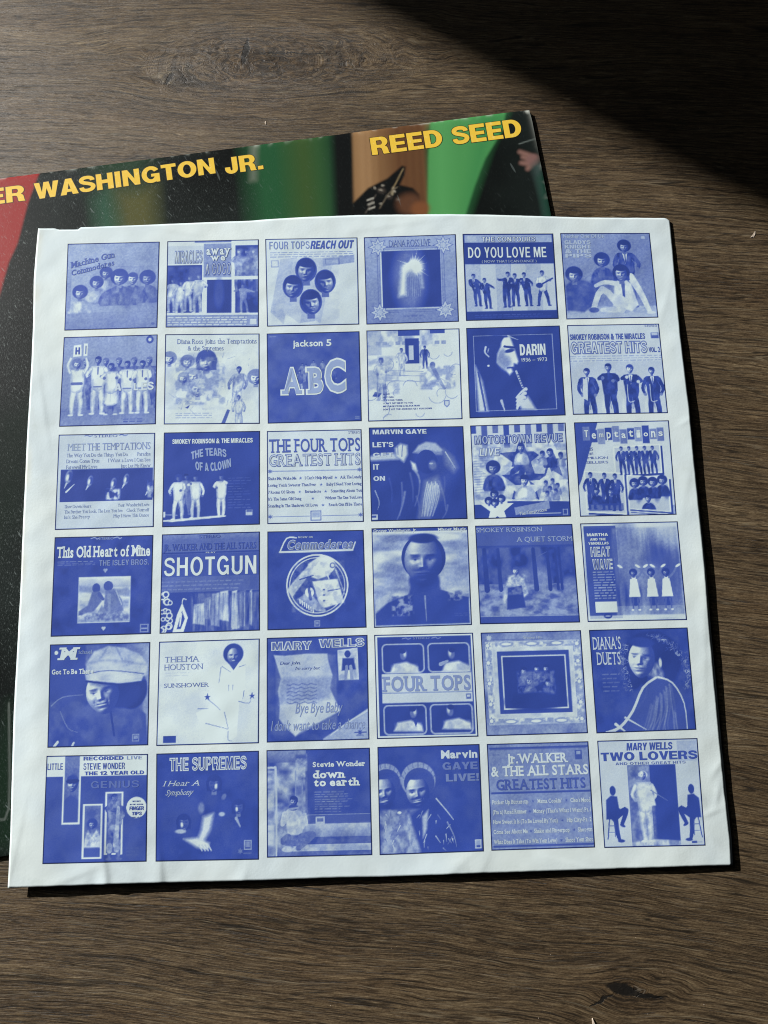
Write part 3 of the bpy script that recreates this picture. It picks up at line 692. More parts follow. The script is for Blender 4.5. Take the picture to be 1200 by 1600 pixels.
def set_text(spec):
    """-> list of (verts uv, faces, tone, layer)"""
    txt, x0, y0, x1, y1, t, st, rot, skew, t2, wt, arc = spec
    serif = 's' in st
    if not serif and ('h' in st or 'b' in st) and txt == txt.upper() and any(q in GROT for q in txt):
        w0 = 0.0 if 'h' in st else -.035
        lay = [(w0, t, 0)] if 'o' not in st else [(w0 + .045, t, 0), (w0 - .05, t2, 1)]
        out = []
        ca, sa = math.cos(math.radians(rot)), math.sin(math.radians(rot))
        for gr, tn, ly in lay:
            V, F, wd = grot(txt, gr)
            X = V[:, 0] / wd * (x1 - x0); Yv = V[:, 1] * (y1 - y0)
            if arc: Yv = Yv + arc * (1 - (2 * X / (x1 - x0) - 1) ** 2)
            X = X + Yv * skew
            out.append((np.c_[x0 + X * ca - Yv * sa, y1 - Yv * ca - X * sa, V[:, 2]], F, tn, ly))
        return out
    off = {'t': -.006, 'r': 0.0, 'b': .022, 'h': .042}[next((c for c in st if c in 'trbh'), 'r')] if wt is None else wt
    layers = [(off, t, 0)]
    if 'o' in st: layers = [(off + .030, t, 0), (max(off - .012, -.012), t2, 1)]
    out = []
    pos = []; x = 0.0
    for chv in txt:
        g = glyph(chv, layers[0][0], serif); pos.append(x); x += g[2]
    W = max(x - .05, .05)
    sx = (x1 - x0) / W; sy = (y1 - y0) / .682
    ca, sa = math.cos(math.radians(rot)), math.sin(math.radians(rot))
    for o, tn, ly in layers:
        V = []; F = []; n = 0
        d = layers[0][0] - o
        for chv, px_ in zip(txt, pos):
            g = glyph(chv, o, serif)
            if len(g[0]) == 0: continue
            q = g[0] + (px_ + d, 0, 0)
            V.append(q); F += [tuple(i + n for i in ff) for ff in g[1]]; n += len(q)
        if not V: continue
        V = np.concatenate(V)
        X = V[:, 0] * sx; Yv = V[:, 1] * sy
        if arc: Yv = Yv + arc * (1 - (2 * X / (x1 - x0) - 1) ** 2)
        X = X + Yv * skew
        out.append((np.c_[x0 + X * ca - Yv * sa, y1 - Yv * ca - X * sa, V[:, 2]], F, tn, ly))
    return out

def print_tone(p):
    """wished-for shade between ink and paper -> how much paper shows, stored 0..1 with a reserve below the ink"""
    x = .33 + .67 * np.clip(p, 0, 1.05); a = .33 ** 2.2
    c = (x ** 2.2 - a) / (1 - a)
    return (np.where(np.asarray(p) < 0, np.asarray(p), c) + .25) / 1.25
def ink_mat():
    p = NT('printed_ink')
    at = p.n('ShaderNodeAttribute', attribute_name='tone')
    X, Y, Z = p.xyz(); v = p.vec(X, Y, Z)
    g = p.noise(v, 2600.0, 2.0, 0.6); m = p.noise(v, 45.0, 3.0, 0.6)
    tt = p.add(at.outputs['Fac'], p.add(p.mul(p.sub(g, 0.5), 0.07), p.mul(p.sub(m, 0.5), 0.05)))
    col = p.ramp(tt, [(0.0, (0.014, 0.024, 0.085)), (0.20, (0.037, 0.077, 0.385)), (0.60, (0.275, 0.375, 0.615)), (1.0, (0.60, 0.72, 0.755))])
    f = p.noise(v, 900.0, 3.0, 0.7)
    return p.done(col, 0.6, p.bump(p.add(p.mul(f, 0.4), p.mul(p.noise(v, 130.0, 3.0, 0.6), 0.8)), 0.14, 0.0004), 0.15)
INK = ink_mat()
NV = 150
def place_cover(corners, cv, label):
    c = np.array(corners).reshape(4, 2) / 100.0
    def bil(u, v):
        u = np.asarray(u)[..., None]; v = np.asarray(v)[..., None]
        return (1 - v) * ((1 - u) * c[0] + u * c[1]) + v * ((1 - u) * c[3] + u * c[2])
    # resample the painting onto the mesh
    t = np.linspace(0, 1, NV); gi = np.clip(t * cv.S - .5, 0, cv.S - 1.001); i0 = gi.astype(int); fr = gi - i0
    A = cv.a[..., 0]
    A = A + .5 * (A - .25 * (np.roll(A, 1, 0) + np.roll(A, -1, 0) + np.roll(A, 1, 1) + np.roll(A, -1, 1)))
    R0 = A[i0] * (1 - fr)[:, None] + A[i0 + 1] * fr[:, None]
    R = R0[:, i0] * (1 - fr) + R0[:, i0 + 1] * fr
    R = .5 + (R - .5) * 1.2 + .03 * np.clip(R - .45, 0, 1) * 2
    dt = cv.fbm(64, 64, len(cv.texts) * 7 + 3, 2)[i0][:, i0] - .5
    R = R + dt * .42 * np.clip(4 * R * (1 - R) - .42, 0, 1)
    R = R + rng.normal(0, .022, R.shape) * np.clip(R * 3, 0, 1)
    val = print_tone(R)
    val[:2] = val[-2:] = 0.0; val[:, :2] = val[:, -2:] = 0.0
    u, v = np.meshgrid(t, t)
    p = bil(u.ravel(), v.ravel())
    o = mesh_obj('printed_picture', lift(p[:, 0], p[:, 1], 0.00005), gridfaces(NV, NV, 0, True), INK, sleeve, True, ('tone', val.ravel()))
    o['label'] = label
    groups = []
    for nm, pick in (('title_lettering', [q for q in cv.texts if q[4] - q[2] > .045]), ('small_lettering', [q for q in cv.texts if q[4] - q[2] <= .045])):
        last = None
        for q in sorted(pick, key=lambda s_: s_[2]):
            if last is None or q[2] - last > .2: groups.append((nm, [])); last = q[4]
            groups[-1][1].append(q); last = max(last, q[4])
    for nm, pick in groups:
      V = []; F = []; Tn = []; n = 0
      for spec in pick:
        for vv, ff, tn, ly in set_text(spec):
            uv = np.clip(vv[:, :2], .012, .988)
            q = bil(uv[:, 0], uv[:, 1])
            V.append(lift(q[:, 0], q[:, 1], 0.00010 + .00005 * ly + .000012 * vv[:, 2])); F += [tuple(i + n for i in f) for f in ff]; n += len(vv)
            Tn.append(np.full(len(vv), float(print_tone(np.array(tn)))))
      if V: mesh_obj(nm, np.concatenate(V), F, INK, o, False, ('tone', np.concatenate(Tn)))

# ------------------------------------------------------------------ the thirty-six printed pictures
COVERS = []
def cover(label):
    def deco(fn):
        COVERS.append((label, fn)); return fn
    return deco

@cover('pale picture of six busts under slanted script')
def _(c):
    c.grad(0, 0, 1, 1, .66, .46, 1); c.grad(0, .0, 1, .3, .7, .5, 0, .5)
    c.rect(.055, .28, .965, .81, .5); c.grad(.06, .285, .96, .805, .66, .5, 0); c.rect(0, .82, 1, 1, .44, .6)
    c.bust(.43, .36, .056, .42, .06, .66, 'afro'); c.bust(.33, .47, .060, .5, .08, .8, 'afro')
    c.bust(.155, .58, .066, .5, .05, .82, 'afro', w=1.9)
    c.bust(.88, .43, .07, .33, .05, .4, 'afro', 1, w=1.7); c.bust(.72, .43, .066, .62, .1, .33, 'short', w=2.2); c.bust(.575, .42, .078, .66, .04, .3, 'afro', w=2.5)
    c.rect(0, .812, 1, 1, .45); c.grad(0, .815, 1, 1, .52, .4, 1); c.ell(.95, .95, .02, .015, .2)
    c.tex(0, 0, 1, 1, .3, .7, 9, 9, 3, .8, .18)
    c.T('Machine Gun', .05, .22, .53, .285, .16, 'bs', 14, .2); c.T('Commodores', .055, .315, .53, .375, .16, 'bs', 14, .2)
@cover('pale picture with tall lettering and four dark photographs of people')
def _(c):
    c.rect(0, 0, 1, 1, .86); c.rect(.3, 0, .7, .025, .35); c.rect(.01, .06, .4, .27, .78)
    c.rect(.4, .04, .7, .43, .5)
    c.rect(0, .285, .385, .835, .04); c.rect(.44, .46, .705, .84, .03); c.rect(.745, .065, 1, .42, .06); c.rect(.745, .46, 1, .84, .04)
    for x, h, y in ((.05, .4, .43), (.14, .46, .45), (.23, .42, .4), (.33, .46, .38)): c.fig(x, y, h, .85, .8, .35, .1, feet=(-.05, .08), lean=.05, la=(-.1, .42), ra=(.2, .35))
    c.tex(0, .29, .38, .83, 0, .8, 9, 10, 4, 1.3, .25)
    for x in (.79, .87, .95): c.fig(x, .1, .5, .55, .35, .5, .05, la=(-.1, .3), ra=(.15, .3))
    c.tex(.75, .07, 1, .42, 0, .7, 12, 12, 8, 1.6, .5); c.rect(.705, .42, 1, .46, .86)
    c.fig(.83, .5, .34, .8, .75, .5, .1, la=(.2, .3), ra=(.35, .3), feet=(-.05, .14)); c.tex(.75, .47, 1, .84, 0, .35, 9, 9, 2, 1.2, .5)
    c.ell(.57, .62, .05, .16, .14, 0, .8); c.rect(0, .838, 1, .862, .86)
    c.rect(0, .862, 1, 1, .5); c.bars(.02, .875, .87, .985, 4, .9, 5, .45); c.rect(.905, .91, .975, .97, .8)
    c.T('MIRACLES', .085, .115, .385, .265, .45, 'bo', t2=.92); c.T('away', .425, .075, .69, .165, .25, 'hso', t2=.97); c.T('we', .475, .165, .64, .235, .25, 'hso', t2=.97); c.T('A GOGO', .415, .26, .70, .405, .22, 'bo', t2=.95)
@cover('white picture with four floating heads')
def _(c):
    c.rect(0, 0, 1, 1, .84)
    for x0, x1, t in ((.16, .34, .66), (.30, .52, .72), (.5, .74, .7)): c.poly([(x0, .24), (x1, .22), (x1 - .16, .98), (x0 - .12, .84)], t)
    c.poly([(.62, .24), (.96, .2), (.96, .29), (.62, .33)], .55); c.frame(.64, .24, .8, .31, .012, .35)
    c.tex(.04, .22, .8, 1, .6, .9, 6, 12, 4, 1.1, .3)
    c.poly([(.38, .82), (.5, .8), (.52, .95), (.36, .97)], .66)
    for x, y, r, s in ((.435, .375, .118, 1), (.64, .515, .115, -1), (.29, .565, .112, 1), (.48, .745, .122, -1)): c.ell(x, y - r * .1, r * 1.0, r * 1.2, .12); c.head(x, y, r, .36, .02, 'short', s, 8 * s)
    for x, y, r in ((.435, .375, .118), (.64, .515, .115), (.29, .565, .112), (.48, .745, .122)): c.ell(x, y - r * .62, r * .64, r * .26, .03, 0, .25)
    c.frame(.06, .25, .14, .33, .008, .5); c.bars(.05, .148, .95, .225, 3, .3, 6, .32)
    c.T('FOUR TOPS', .04, .03, .48, .125, .42, 'b'); c.T('REACH OUT', .485, .03, .945, .125, .1, 'h', skew=.18)
@cover('grey picture of a glowing figure in a dark square, stars at its corners')
def _(c):
    c.grad(0, 0, 1, 1, .62, .42, 1)
    for k, w in ((.135, .008), (.155, .006), (.172, .012)): c.frame(k, k - .01, 1 - k, 1.0 - k + .01, w, .3 if k < .17 else .8)
    for x, y in ((.15, .12), (.86, .12), (.15, .87), (.86, .86)): c.star(x, y, .115, .2, 8, .55); c.star(x, y, .10, .74, 8, .55); c.star(x, y, .06, .3, 8, .5); c.star(x, y, .048, .7, 8, .5)
    c.rect(.185, .17, .825, .825, .03)
    c.ell(.48, .5, .16, .34, .45, 0, 1.0, .8); c.poly([(.4, .36), (.46, .34), (.44, .68), (.36, .7)], .9, .05); c.line([(.6, .36), (.62, .6)], .03, .6, soft=.03)
    for k in range(22):
        a = math.radians(k * 16.4 + 5); L = .1 + .12 * ((k * 7) % 5) / 5; c.line([(.53, .35), (.53 + math.cos(a) * L, .35 + math.sin(a) * L)], .012, .95, .001, .8)
    c.ell(.53, .36, .10, .09, 1, 0, .9); c.ell(.46, .26, .035, .05, .3, 0, .5); c.ell(.5, .6, .05, .18, .35, 0, 1)
    for k in range(9): c.line([(.43 + k * .02, .44), (.42 + k * .022, .7)], .004, .75, al=.5)
    c.bars(.4, .9, .64, .94, 1, .3, 4, .5); c.T('DIANA ROSS LIVE', .27, .045, .72, .125, .22, 't')
@cover('picture of six dancing men in dark suits on a striped ground')
def _(c):
    c.rect(0, 0, 1, 1, .02); c.rect(.02, .015, .98, .105, .62); c.rect(.05, .03, .15, .09, .68)
    for k in range(6): c.rect(k * .165 + .015, .355, min(.985, (k + 1) * .165 + .015), .9, .68 + .09 * (k % 2))
    c.fig(.13, .46, .38, .03, skin=.4, feet=(-.02, .09), lean=-.08, la=(-.05, .45), ra=(.2, .45), shirt=.8); c.fig(.24, .51, .36, .03, skin=.4, feet=(-.02, .09), lean=-.06, la=(-.12, .4), ra=(.22, .35), shirt=.8)
    c.fig(.45, .44, .42, .03, skin=.4, feet=(-.03, .06), lean=.06, la=(-.2, .2), ra=(.14, .3), shirt=.8); c.fig(.55, .46, .39, .03, skin=.4, la=(-.1, .3), ra=(.14, .35), shirt=.8)
    c.fig(.68, .45, .4, .03, skin=.4, feet=(-.02, .08), lean=-.07, la=(-.16, .26), ra=(.14, .4), shirt=.8); c.fig(.85, .43, .42, .88, .03, skin=.4, feet=(-.12, .14), la=(-.08, .4), ra=(.2, .3))
    c.line([(.80, .62), (.96, .53)], .018, .05); c.ell(.815, .61, .038, .03, .05); c.rect(0, .9, 1, 1, .02)
    c.bars(.1, .93, .95, .975, 2, .5, 9, .25, .3, .5)
    c.T('THE CONTOURS', .21, .035, .80, .095, .3, 'ho', t2=.98); c.T('DO YOU LOVE ME', .05, .155, .915, .285, .97, 'b'); c.T('( NOW THAT I CAN DANCE )', .2, .31, .80, .338, .75, 's')
@cover('grey picture of four people lounging together, one standing')
def _(c):
    c.grad(0, 0, 1, 1, .5, .42, 1); c.grad(.0, .86, 1, 1, .62, .7, 1); c.ell(.9, .3, .4, .3, .36, 0, 1, .6)
    c.fig(.7, .1, .78, .1, .14, skin=.35, hair=.0, style='afro', la=(-.1, .45), ra=(.16, .42), shirt=.85, hs=1.25)
    c.bust(.44, .33, .07, .4, .03, .16, 'afro', w=1.8)
    c.poly([(.02, .9), (.02, .62), (.12, .53), (.25, .56), (.42, .66), (.38, .8), (.2, .92)], .13, .02); c.line([(.2, .62), (.33, .66), (.36, .55)], .06, .17); c.head(.12, .5, .075, .45, .02, 'afro')
    c.poly([(.52, .86), (.56, .58), (.66, .53), (.74, .6), (.8, .85), (.72, .92)], .86, .01); c.line([(.58, .6), (.45, .58), (.35, .62)], .06, .84, .04); c.line([(.6, .88), (.42, .66), (.3, .9)], .085, .82, .055); c.line([(.74, .52), (.84, .72), (.91, .92)], .085, .86, .05)
    c.line([(.62, .9), (.4, .9)], .07, .8, .05); c.poly([(.63, .6), (.67, .6), (.66, .76), (.635, .74)], .1); c.head(.64, .48, .085, .38, .0, 'long'); c.ell(.31, .9, .055, .03, .15); c.ell(.93, .94, .05, .016, .82)
    c.tex(.0, .5, .9, .95, 0, 1, 16, 16, 5, 1.1, .15)
    c.rect(.9, .04, .94, .07, .7)
    c.T('Neither One Of Us', .03, .015, .48, .055, .74, 'b')
    for k, w in enumerate(('GLADYS', 'KNIGHT', '& THE', 'PIPS')): c.T(w, .04, .085 + k * .053, .33, .13 + k * .053, .76, 'h')
@cover('grey picture of five people in white suits, one holding letters aloft')
def _(c):
    c.grad(0, 0, 1, .8, .56, .46, 1); c.grad(0, .8, 1, 1, .38, .5, 1)
    for x in (.2, .41, .55, .71, .87): c.fig(x + .05, .24, .64, .3, .3, .3, .3)
    c.grad(0, .82, 1, 1, .36, .5, 1)
    c.fig(.16, .26, .63, .93, .93, .6, .35, style='afro', la=(-.1, -.06), ra=(.13, -.05), shoes=.85, hs=1.2); c.line([(.11, .53), (.21, .53)], .03, .25)
    for x, y, h in ((.38, .22, .66), (.69, .28, .6), (.85, .28, .6)): c.fig(x, y, h, .93, .9, .3, .05, la=(-.14, .38), ra=(.06, .36), shoes=.85, shirt=.8); c.line([(x - .04, y + .53 * h), (x + .04, y + .53 * h)], .014, .35)
    c.fig(.52, .3, .59, .9, .3, .3, .05, la=(-.12, .3), ra=(.1, .3), skirt=True, shoes=.8)
    c.poly([(.11, .1), (.19, .09), (.2, .22), (.11, .23)], .93); c.poly([(.22, .08), (.26, .08), (.26, .22), (.22, .22)], .93)
    c.ell(.92, .055, .04, .045, .12); c.ell(.92, .055, .018, .02, .8); c.bars(.66, .925, .86, .975, 2, .12, 3, .5)
    c.T('H', .13, .12, .18, .2, .1, 'h'); c.T('I', .232, .1, .25, .2, .45, 'b'); c.T('A', .56, .54, .63, .62, .88, 'h'); c.T('L', .76, .54, .81, .62, .9, 'h'); c.T('ES', .84, .53, .97, .62, .9, 'h')
@cover('very pale sketchy picture of overlapping faces')
def _(c):
    c.rect(0, 0, 1, 1, .87); c.tex(0, .2, 1, .85, .55, .95, 6, 6, 12, 1.2, .35)
    for x, y, r, t in ((.05, .28, .06, .45), (.24, .32, .06, .4), (.3, .48, .07, .5), (.2, .5, .05, .45), (.35, .62, .08, .6), (.52, .55, .08, .62), (.96, .5, .07, .42)): c.head(x, y, r, .72, t, 'afro')
    c.head(.44, .31, .1, .6, .2, 'long'); c.ell(.44, .24, .09, .06, .14, 0, .3); c.poly([(.38, .45), (.55, .44), (.62, .62), (.5, .78), (.36, .66)], .74, .05)
    c.tex(.1, .25, .65, .8, .1, 1, 14, 14, 9, 2.2, .3)
    c.fig(.76, .36, .5, .62, .84, .3, .1, lean=.05); c.fig(.78, .68, .36, .8, .8, .4, .2); c.poly([(.66, .84), (.69, .85), (.64, .99), (.6, .99)], .2)
    for k in range(60):
        x, y = rng.random(2) * (.8, .6) + (.1, .25); c.line([(x, y), (x + rng.normal() * .05, y + rng.normal() * .04)], .006, .5, .003, .7)
    c.poly([(.22, .82), (.27, .79), (.25, .83)], .1); c.bars(.12, .87, .5, .94, 3, .5, 4, .35)
    c.T('Diana Ross Joins the Temptations', .13, .055, .97, .11, .42, 's'); c.T('& the Supremes', .24, .135, .62, .185, .42, 's')
@cover('dark picture with three big pale block letters and small people')
def _(c):
    c.rect(0, 0, 1, 1, .15); c.tex(0, 0, 1, 1, .1, .22, 7, 7, 4, 1)
    for x, y in ((.38, .36), (.5, .33), (.6, .33), (.42, .37)): c.fig(x, y - .02, .2, .35, skin=.35)
    c.fig(.35, .42, .26, .3, .8, .4, .02, la=(-.1, .3)); c.fig(.7, .4, .24, .12, skin=.4); c.bars(.93, .94, .98, .975, 2, .6, 2); c.bars(.03, .03, .1, .045, 1, .6, 1)
    c.T('jackson', .28, .085, .60, .155, .98, 'b'); c.T('5', .64, .085, .695, .155, .98, 'b')
    c.T('A', .165, .41, .375, .67, .98, 'hso', t2=.62); c.T('B', .44, .41, .61, .67, .98, 'hso', t2=.62); c.T('C', .61, .33, .855, .655, .98, 'hso', t2=.62)
@cover('pale line picture of a street doorway cut into jigsaw shapes')
def _(c):
    c.rect(0, 0, 1, 1, .87); c.tex(0, 0, .8, .2, .5, .9, 12, 9, 3, 1.4, .8); c.rect(0, 0, .16, .28, .6, .6); c.rect(.34, 0, .57, .07, .1); c.rect(.68, 0, .84, .05, .1)
    for k in range(12): c.rect(.03 + k * .07, .13, .08 + k * .07, .17, .55 + .2 * (k % 3 == 0))
    c.rect(.41, .1, .56, .38, .05); c.rect(.45, .18, .5, .34, .75); c.rect(.56, .18, .585, .38, .7)
    c.fig(.62, .18, .26, .1, skin=.3); c.fig(.37, .2, .32, .8, .75, .4, .1); c.fig(.15, .3, .48, .85, .55, .35, .1, la=(-.08, .4), ra=(.1, .35)); c.poly([(.08, .68), (.15, .7), (.12, .74), (.05, .73)], .1)
    c.line([(.7, .42), (.76, .55), (.82, .66)], .05, .5, .03); c.ell(.7, .4, .03, .035, .3); c.line([(.7, .5), (.6, .62), (.72, .6)], .03, .7); c.tex(.55, .4, .95, .68, .1, 1, 14, 14, 8, 2, .35)
    c.tex(.0, .28, .35, .72, .2, 1, 12, 16, 18, 1.6, .3)
    for k in range(26):
        x, y = rng.random(2); r = .04 + .06 * rng.random(); a0 = rng.random() * 6.3
        if y > .25: c.line([(x + r * math.cos(a0 + q * .35), y + r * math.sin(a0 + q * .35)) for q in range(9)], .006, .5)
    for y in (.45, .5, .56): c.line([(.2, y), (.6, y + .02)], .006, .5)
    c.poly([(.81, .79), (.87, .79), (.87, .84), (.84, .87), (.81, .84)], .35); c.poly([(.82, .8), (.86, .8), (.86, .835), (.84, .855), (.82, .835)], .8)
    for k, (w, x) in enumerate((('SLAVE', .235), ('HEY GIRL', .28), ("IT'S YOUR THING", .37), ("I CAN'T GET NEXT TO YOU", .48), ('MESSAGE FROM A BLACK MAN', .55), ("DON'T LET THE JONESES GET YOU DOWN", .68))): c.T(w, .16, .70 + k * .033, x, .718 + k * .033, .05, 'b')
@cover('dark picture of a man in profile playing a flute inside a thin white frame')
def _(c):
    c.rect(0, 0, 1, 1, .04); c.frame(.07, .09, .915, .93, .006, .62)
    c.poly([(.38, .1), (.46, .1), (.49, .2), (.51, .27), (.54, .39), (.525, .42), (.49, .41), (.485, .45), (.46, .46), (.475, .5), (.44, .54), (.41, .5), (.36, .46), (.31, .4), (.32, .3), (.36, .22)], .9, .02)
    c.ell(.45, .27, .055, .02, .05, -12, .3); c.ell(.4, .4, .06, .08, .4, 0, 1, .8); c.line([(.4, .22), (.5, .235)], .025, .02); c.line([(.42, .46), (.48, .455)], .015, .05); c.ell(.36, .33, .035, .09, .5, 15, .8)
    c.poly([(.15, .12), (.3, .09), (.52, .1), (.55, .14), (.48, .11), (.4, .12), (.34, .2), (.26, .2)], .03, .01); c.line([(.44, .1), (.55, .15)], .014, .7, .004)
    c.line([(.2, .22), (.19, .28), (.23, .33)], .022, .75, .012); c.line([(.23, .24), (.22, .28)], .012, .5)
    c.line([(.51, .5), (.57, .68)], .022, .75, .018); 
    for k in range(6): c.ell(.525 + k * .009, .54 + k * .026, .008, .007, .1)
    for k in range(4): c.line([(.60 - k * .01, .70 + k * .045), (.55 - k * .012, .74 + k * .045), (.5, .79 + k * .04)], .04, .8, .022); c.line([(.6 - k * .01, .72 + k * .045), (.54, .76 + k * .045)], .009, .08)
    c.poly([(.52, .86), (.62, .78), (.7, .93), (.55, .92)], .8, .03); c.poly([(.08, .42), (.15, .6), (.2, .93), (.1, .93)], .8, .03); c.line([(.34, .82), (.37, .93)], .03, .7, .01); c.ell(.22, .43, .012, .012, .9); c.line([(.11, .5), (.17, .92)], .02, .15)
    c.T('DARIN', .56, .20, .835, .325, .95, 'h'); c.T('1936 – 1973', .565, .355, .845, .395, .85, 'b')
@cover('picture of four men in dark jackets under two lines of large lettering')
def _(c):
    c.rect(0, 0, 1, 1, .8); c.grad(0, .42, 1, 1, .74, .8, 1); c.rect(.9, .1, .985, .165, .2); c.rect(.91, .105, .975, .13, .7); c.bars(.0, .345, 1, .42, 3, .3, 8, .26)
    c.fig(.19, .48, .62, .05, .05, skin=.4, la=(-.12, .5), ra=(.1, .5), shirt=.9, lean=-.02); c.poly([(.13, .6), (.18, .62), (.17, .85), (.12, .82)], .8); c.fig(.41, .43, .68, .03, skin=.35, la=(-.1, .25), ra=(.06, .3)); c.fig(.64, .45, .66, .03, skin=.8, hair=.1, la=(-.06, .22), ra=(.12, .3), shirt=.95, hs=1.1); c.fig(.87, .48, .62, .03, skin=.4, la=(-.14, .5), ra=(.13, .5), shirt=.9)
    for x in (.6, .84): c.line([(x, .68), (x, .86), (x + .06, .86)], .008, .8)
    for x in (.32, .53, .77): c.poly([(x, .88), (x + .02, .82), (x + .035, .99), (x - .01, .99)], .84)
    c.T('STEREO', .84, .01, .975, .035, .3, 'b'); c.T('SMOKEY ROBINSON & THE MIRACLES', .02, .105, .835, .17, .1, 'h'); c.T('GREATEST HITS', .025, .195, .845, .325, .3, 'ho', t2=.9); c.T('VOL. 2', .862, .265, .985, .32, .1, 'h')
@cover('pale picture of song titles above and below a dark strip with half-lit faces')
def _(c):
    c.rect(0, 0, 1, 1, .8); c.rect(.035, .375, .985, .715, .04)
    for x, y, r in ((.12, .45, .07), (.34, .5, .055), (.58, .53, .055), (.71, .49, .055), (.95, .58, .05)):
        c.ell(x, y, r * .5, r, .55, 12, .35); c.ell(x + r * .2, y - r * .1, r * .4, r * .7, .04, 0, .4, .85); c.ell(x - r * .15, y + r * .1, r * .2, r * .5, .9, 10, .6); c.line([(x - .02, y + r), (x - .04, y + r * 1.7)], .02, .75, .006)
    c.line([(.1, .61), (.18, .53)], .02, .85, .006); c.tex(.5, .58, .66, .715, .04, .9, 22, 22, 3, 2.2, .9); c.tex(.92, .5, .985, .7, .04, .8, 22, 22, 5, 2.0, .7)
    for q in (.27, .63): c.line([(q, .02), (q + .03, .012), (q + .05, .025), (q + .08, .018)], .008, .25)
    c.T('STEREO', .37, .01, .61, .036, .25, 's'); c.T('MEET', .1, .10, .285, .175, .66, 's'); c.T('THE TEMPTATIONS', .3, .10, .955, .175, .48, 's')
    for k, (a, b, xa, xb) in enumerate((('The Way You Do the Things You Do', 'Paradise', .72, .82), ('Dream Come True', 'I Want a Love I Can See', .43, .52), ('Farewell My Love', 'Just Let Me Know', .41, .65))): c.T(a, .09, .205 + k * .062, xa, .243 + k * .062, .5, 's'); c.T(b, xb, .205 + k * .062, .955, .243 + k * .062, .5, 's')
    for k, (a, b, xa, xb) in enumerate((('Slow Down Heart', 'Your Wonderful Love', .36, .63), ('The Further You Look, The Less You See', 'Check Yourself', .68, .72), ("Isn't She Pretty", 'May I Have This Dance', .35, .59))): c.T(a, .09, .745 + k * .055, xa, .778 + k * .055, .55, 's'); c.T(b, xb, .745 + k * .055, .95, .778 + k * .055, .55, 's')
@cover('dark picture of singers in white suits on a stage under wavy lettering')
def _(c):
    c.rect(0, 0, 1, 1, .06); c.poly([(0, .93), (.62, .89), (.64, .91), (.1, .95), (0, .94)], .85); c.line([(0, .87), (.15, .88)], .012, .5); c.rect(.0, .84, .03, .9, .85)
    c.fig(.24, .44, .44, .3, .3, .2); c.fig(.16, .45, .48, .93, .92, .25, .1, feet=(-.09, .08), la=(-.16, .45), ra=(.05, .36), style='afro'); c.fig(.335, .45, .47, .93, .9, .3, .05, la=(-.1, .22), ra=(.15, .5)); c.fig(.6, .45, .46, .95, .93, .3, .05, la=(-.1, .33), ra=(.03, .16), feet=(-.04, .05))
    c.ell(.27, .74, .025, .1, .3); c.bars(.67, .49, .92, .83, 12, .5, 4, .22, .4, .6); c.rect(.855, .84, .925, .9, .75); c.rect(.86, .845, .92, .865, .2)
    c.T('SMOKEY ROBINSON & THE MIRACLES', .09, .075, .925, .125, .95, 'h'); c.T('THE TEARS', .29, .215, .655, .30, .62, 'h', arc=.03, rot=3); c.T('OF A CLOWN', .335, .315, .705, .405, .62, 'h', arc=-.03, rot=4)
@cover('white picture of song titles under two lines of dark and outlined lettering')
def _(c):
    c.rect(0, 0, 1, 1, .84)
    for y, x1 in ((.44, .97), (.925, .44)): c.line([(.03, y), (x1, y)], .007, .3)
    c.line([(.57, .925), (.97, .925)], .007, .3)
    for x, y in ((.03, .44), (.97, .44), (.03, .925), (.97, .925)): c.star(x, y, .03, .3, 6, .4)
    c.frame(.45, .87, .56, .975, .008, .2); c.rect(.465, .885, .545, .94, .62)
    rows = (('Shake Me, Wake Me', .01, .305), ("I Can't Help Myself", .395, .685), ('Ask The Lonely', .765, .985), ('Loving You Is Sweeter Than Ever', .01, .51), ('Baby I Need Your Loving', .62, .985), ('7 Rooms Of Gloom', .01, .285), ('Bernadette', .395, .56), ('Something About You', .665, .985), ("It's The Same Old Song", .01, .355), ('Without The One You Love', .6, .985), ('Standing In The Shadows Of Love', .01, .525), ("Reach Out I'll Be There", .64, .985))
    ln = (0, 0, 0, 1, 1, 2, 2, 2, 3, 3, 4, 4)
    for (w, a, b), k in zip(rows, ln): c.T(w, a, .502 + k * .073, b, .532 + k * .073, .22, 'sb', wt=.012)
    for x, k in ((.35, 0), (.72, 0), (.565, 1), (.34, 2), (.61, 2), (.475, 3), (.58, 4)): c.star(x, .52 + k * .073, .016, .15)
    c.T('STEREO', .86, .02, .985, .045, .4, 'r'); c.T('THE FOUR TOPS', .02, .095, .985, .235, .13, 'bs', wt=.016); c.T('GREATEST HITS', .02, .262, .985, .385, .25, 'rso', t2=.86, wt=.002)
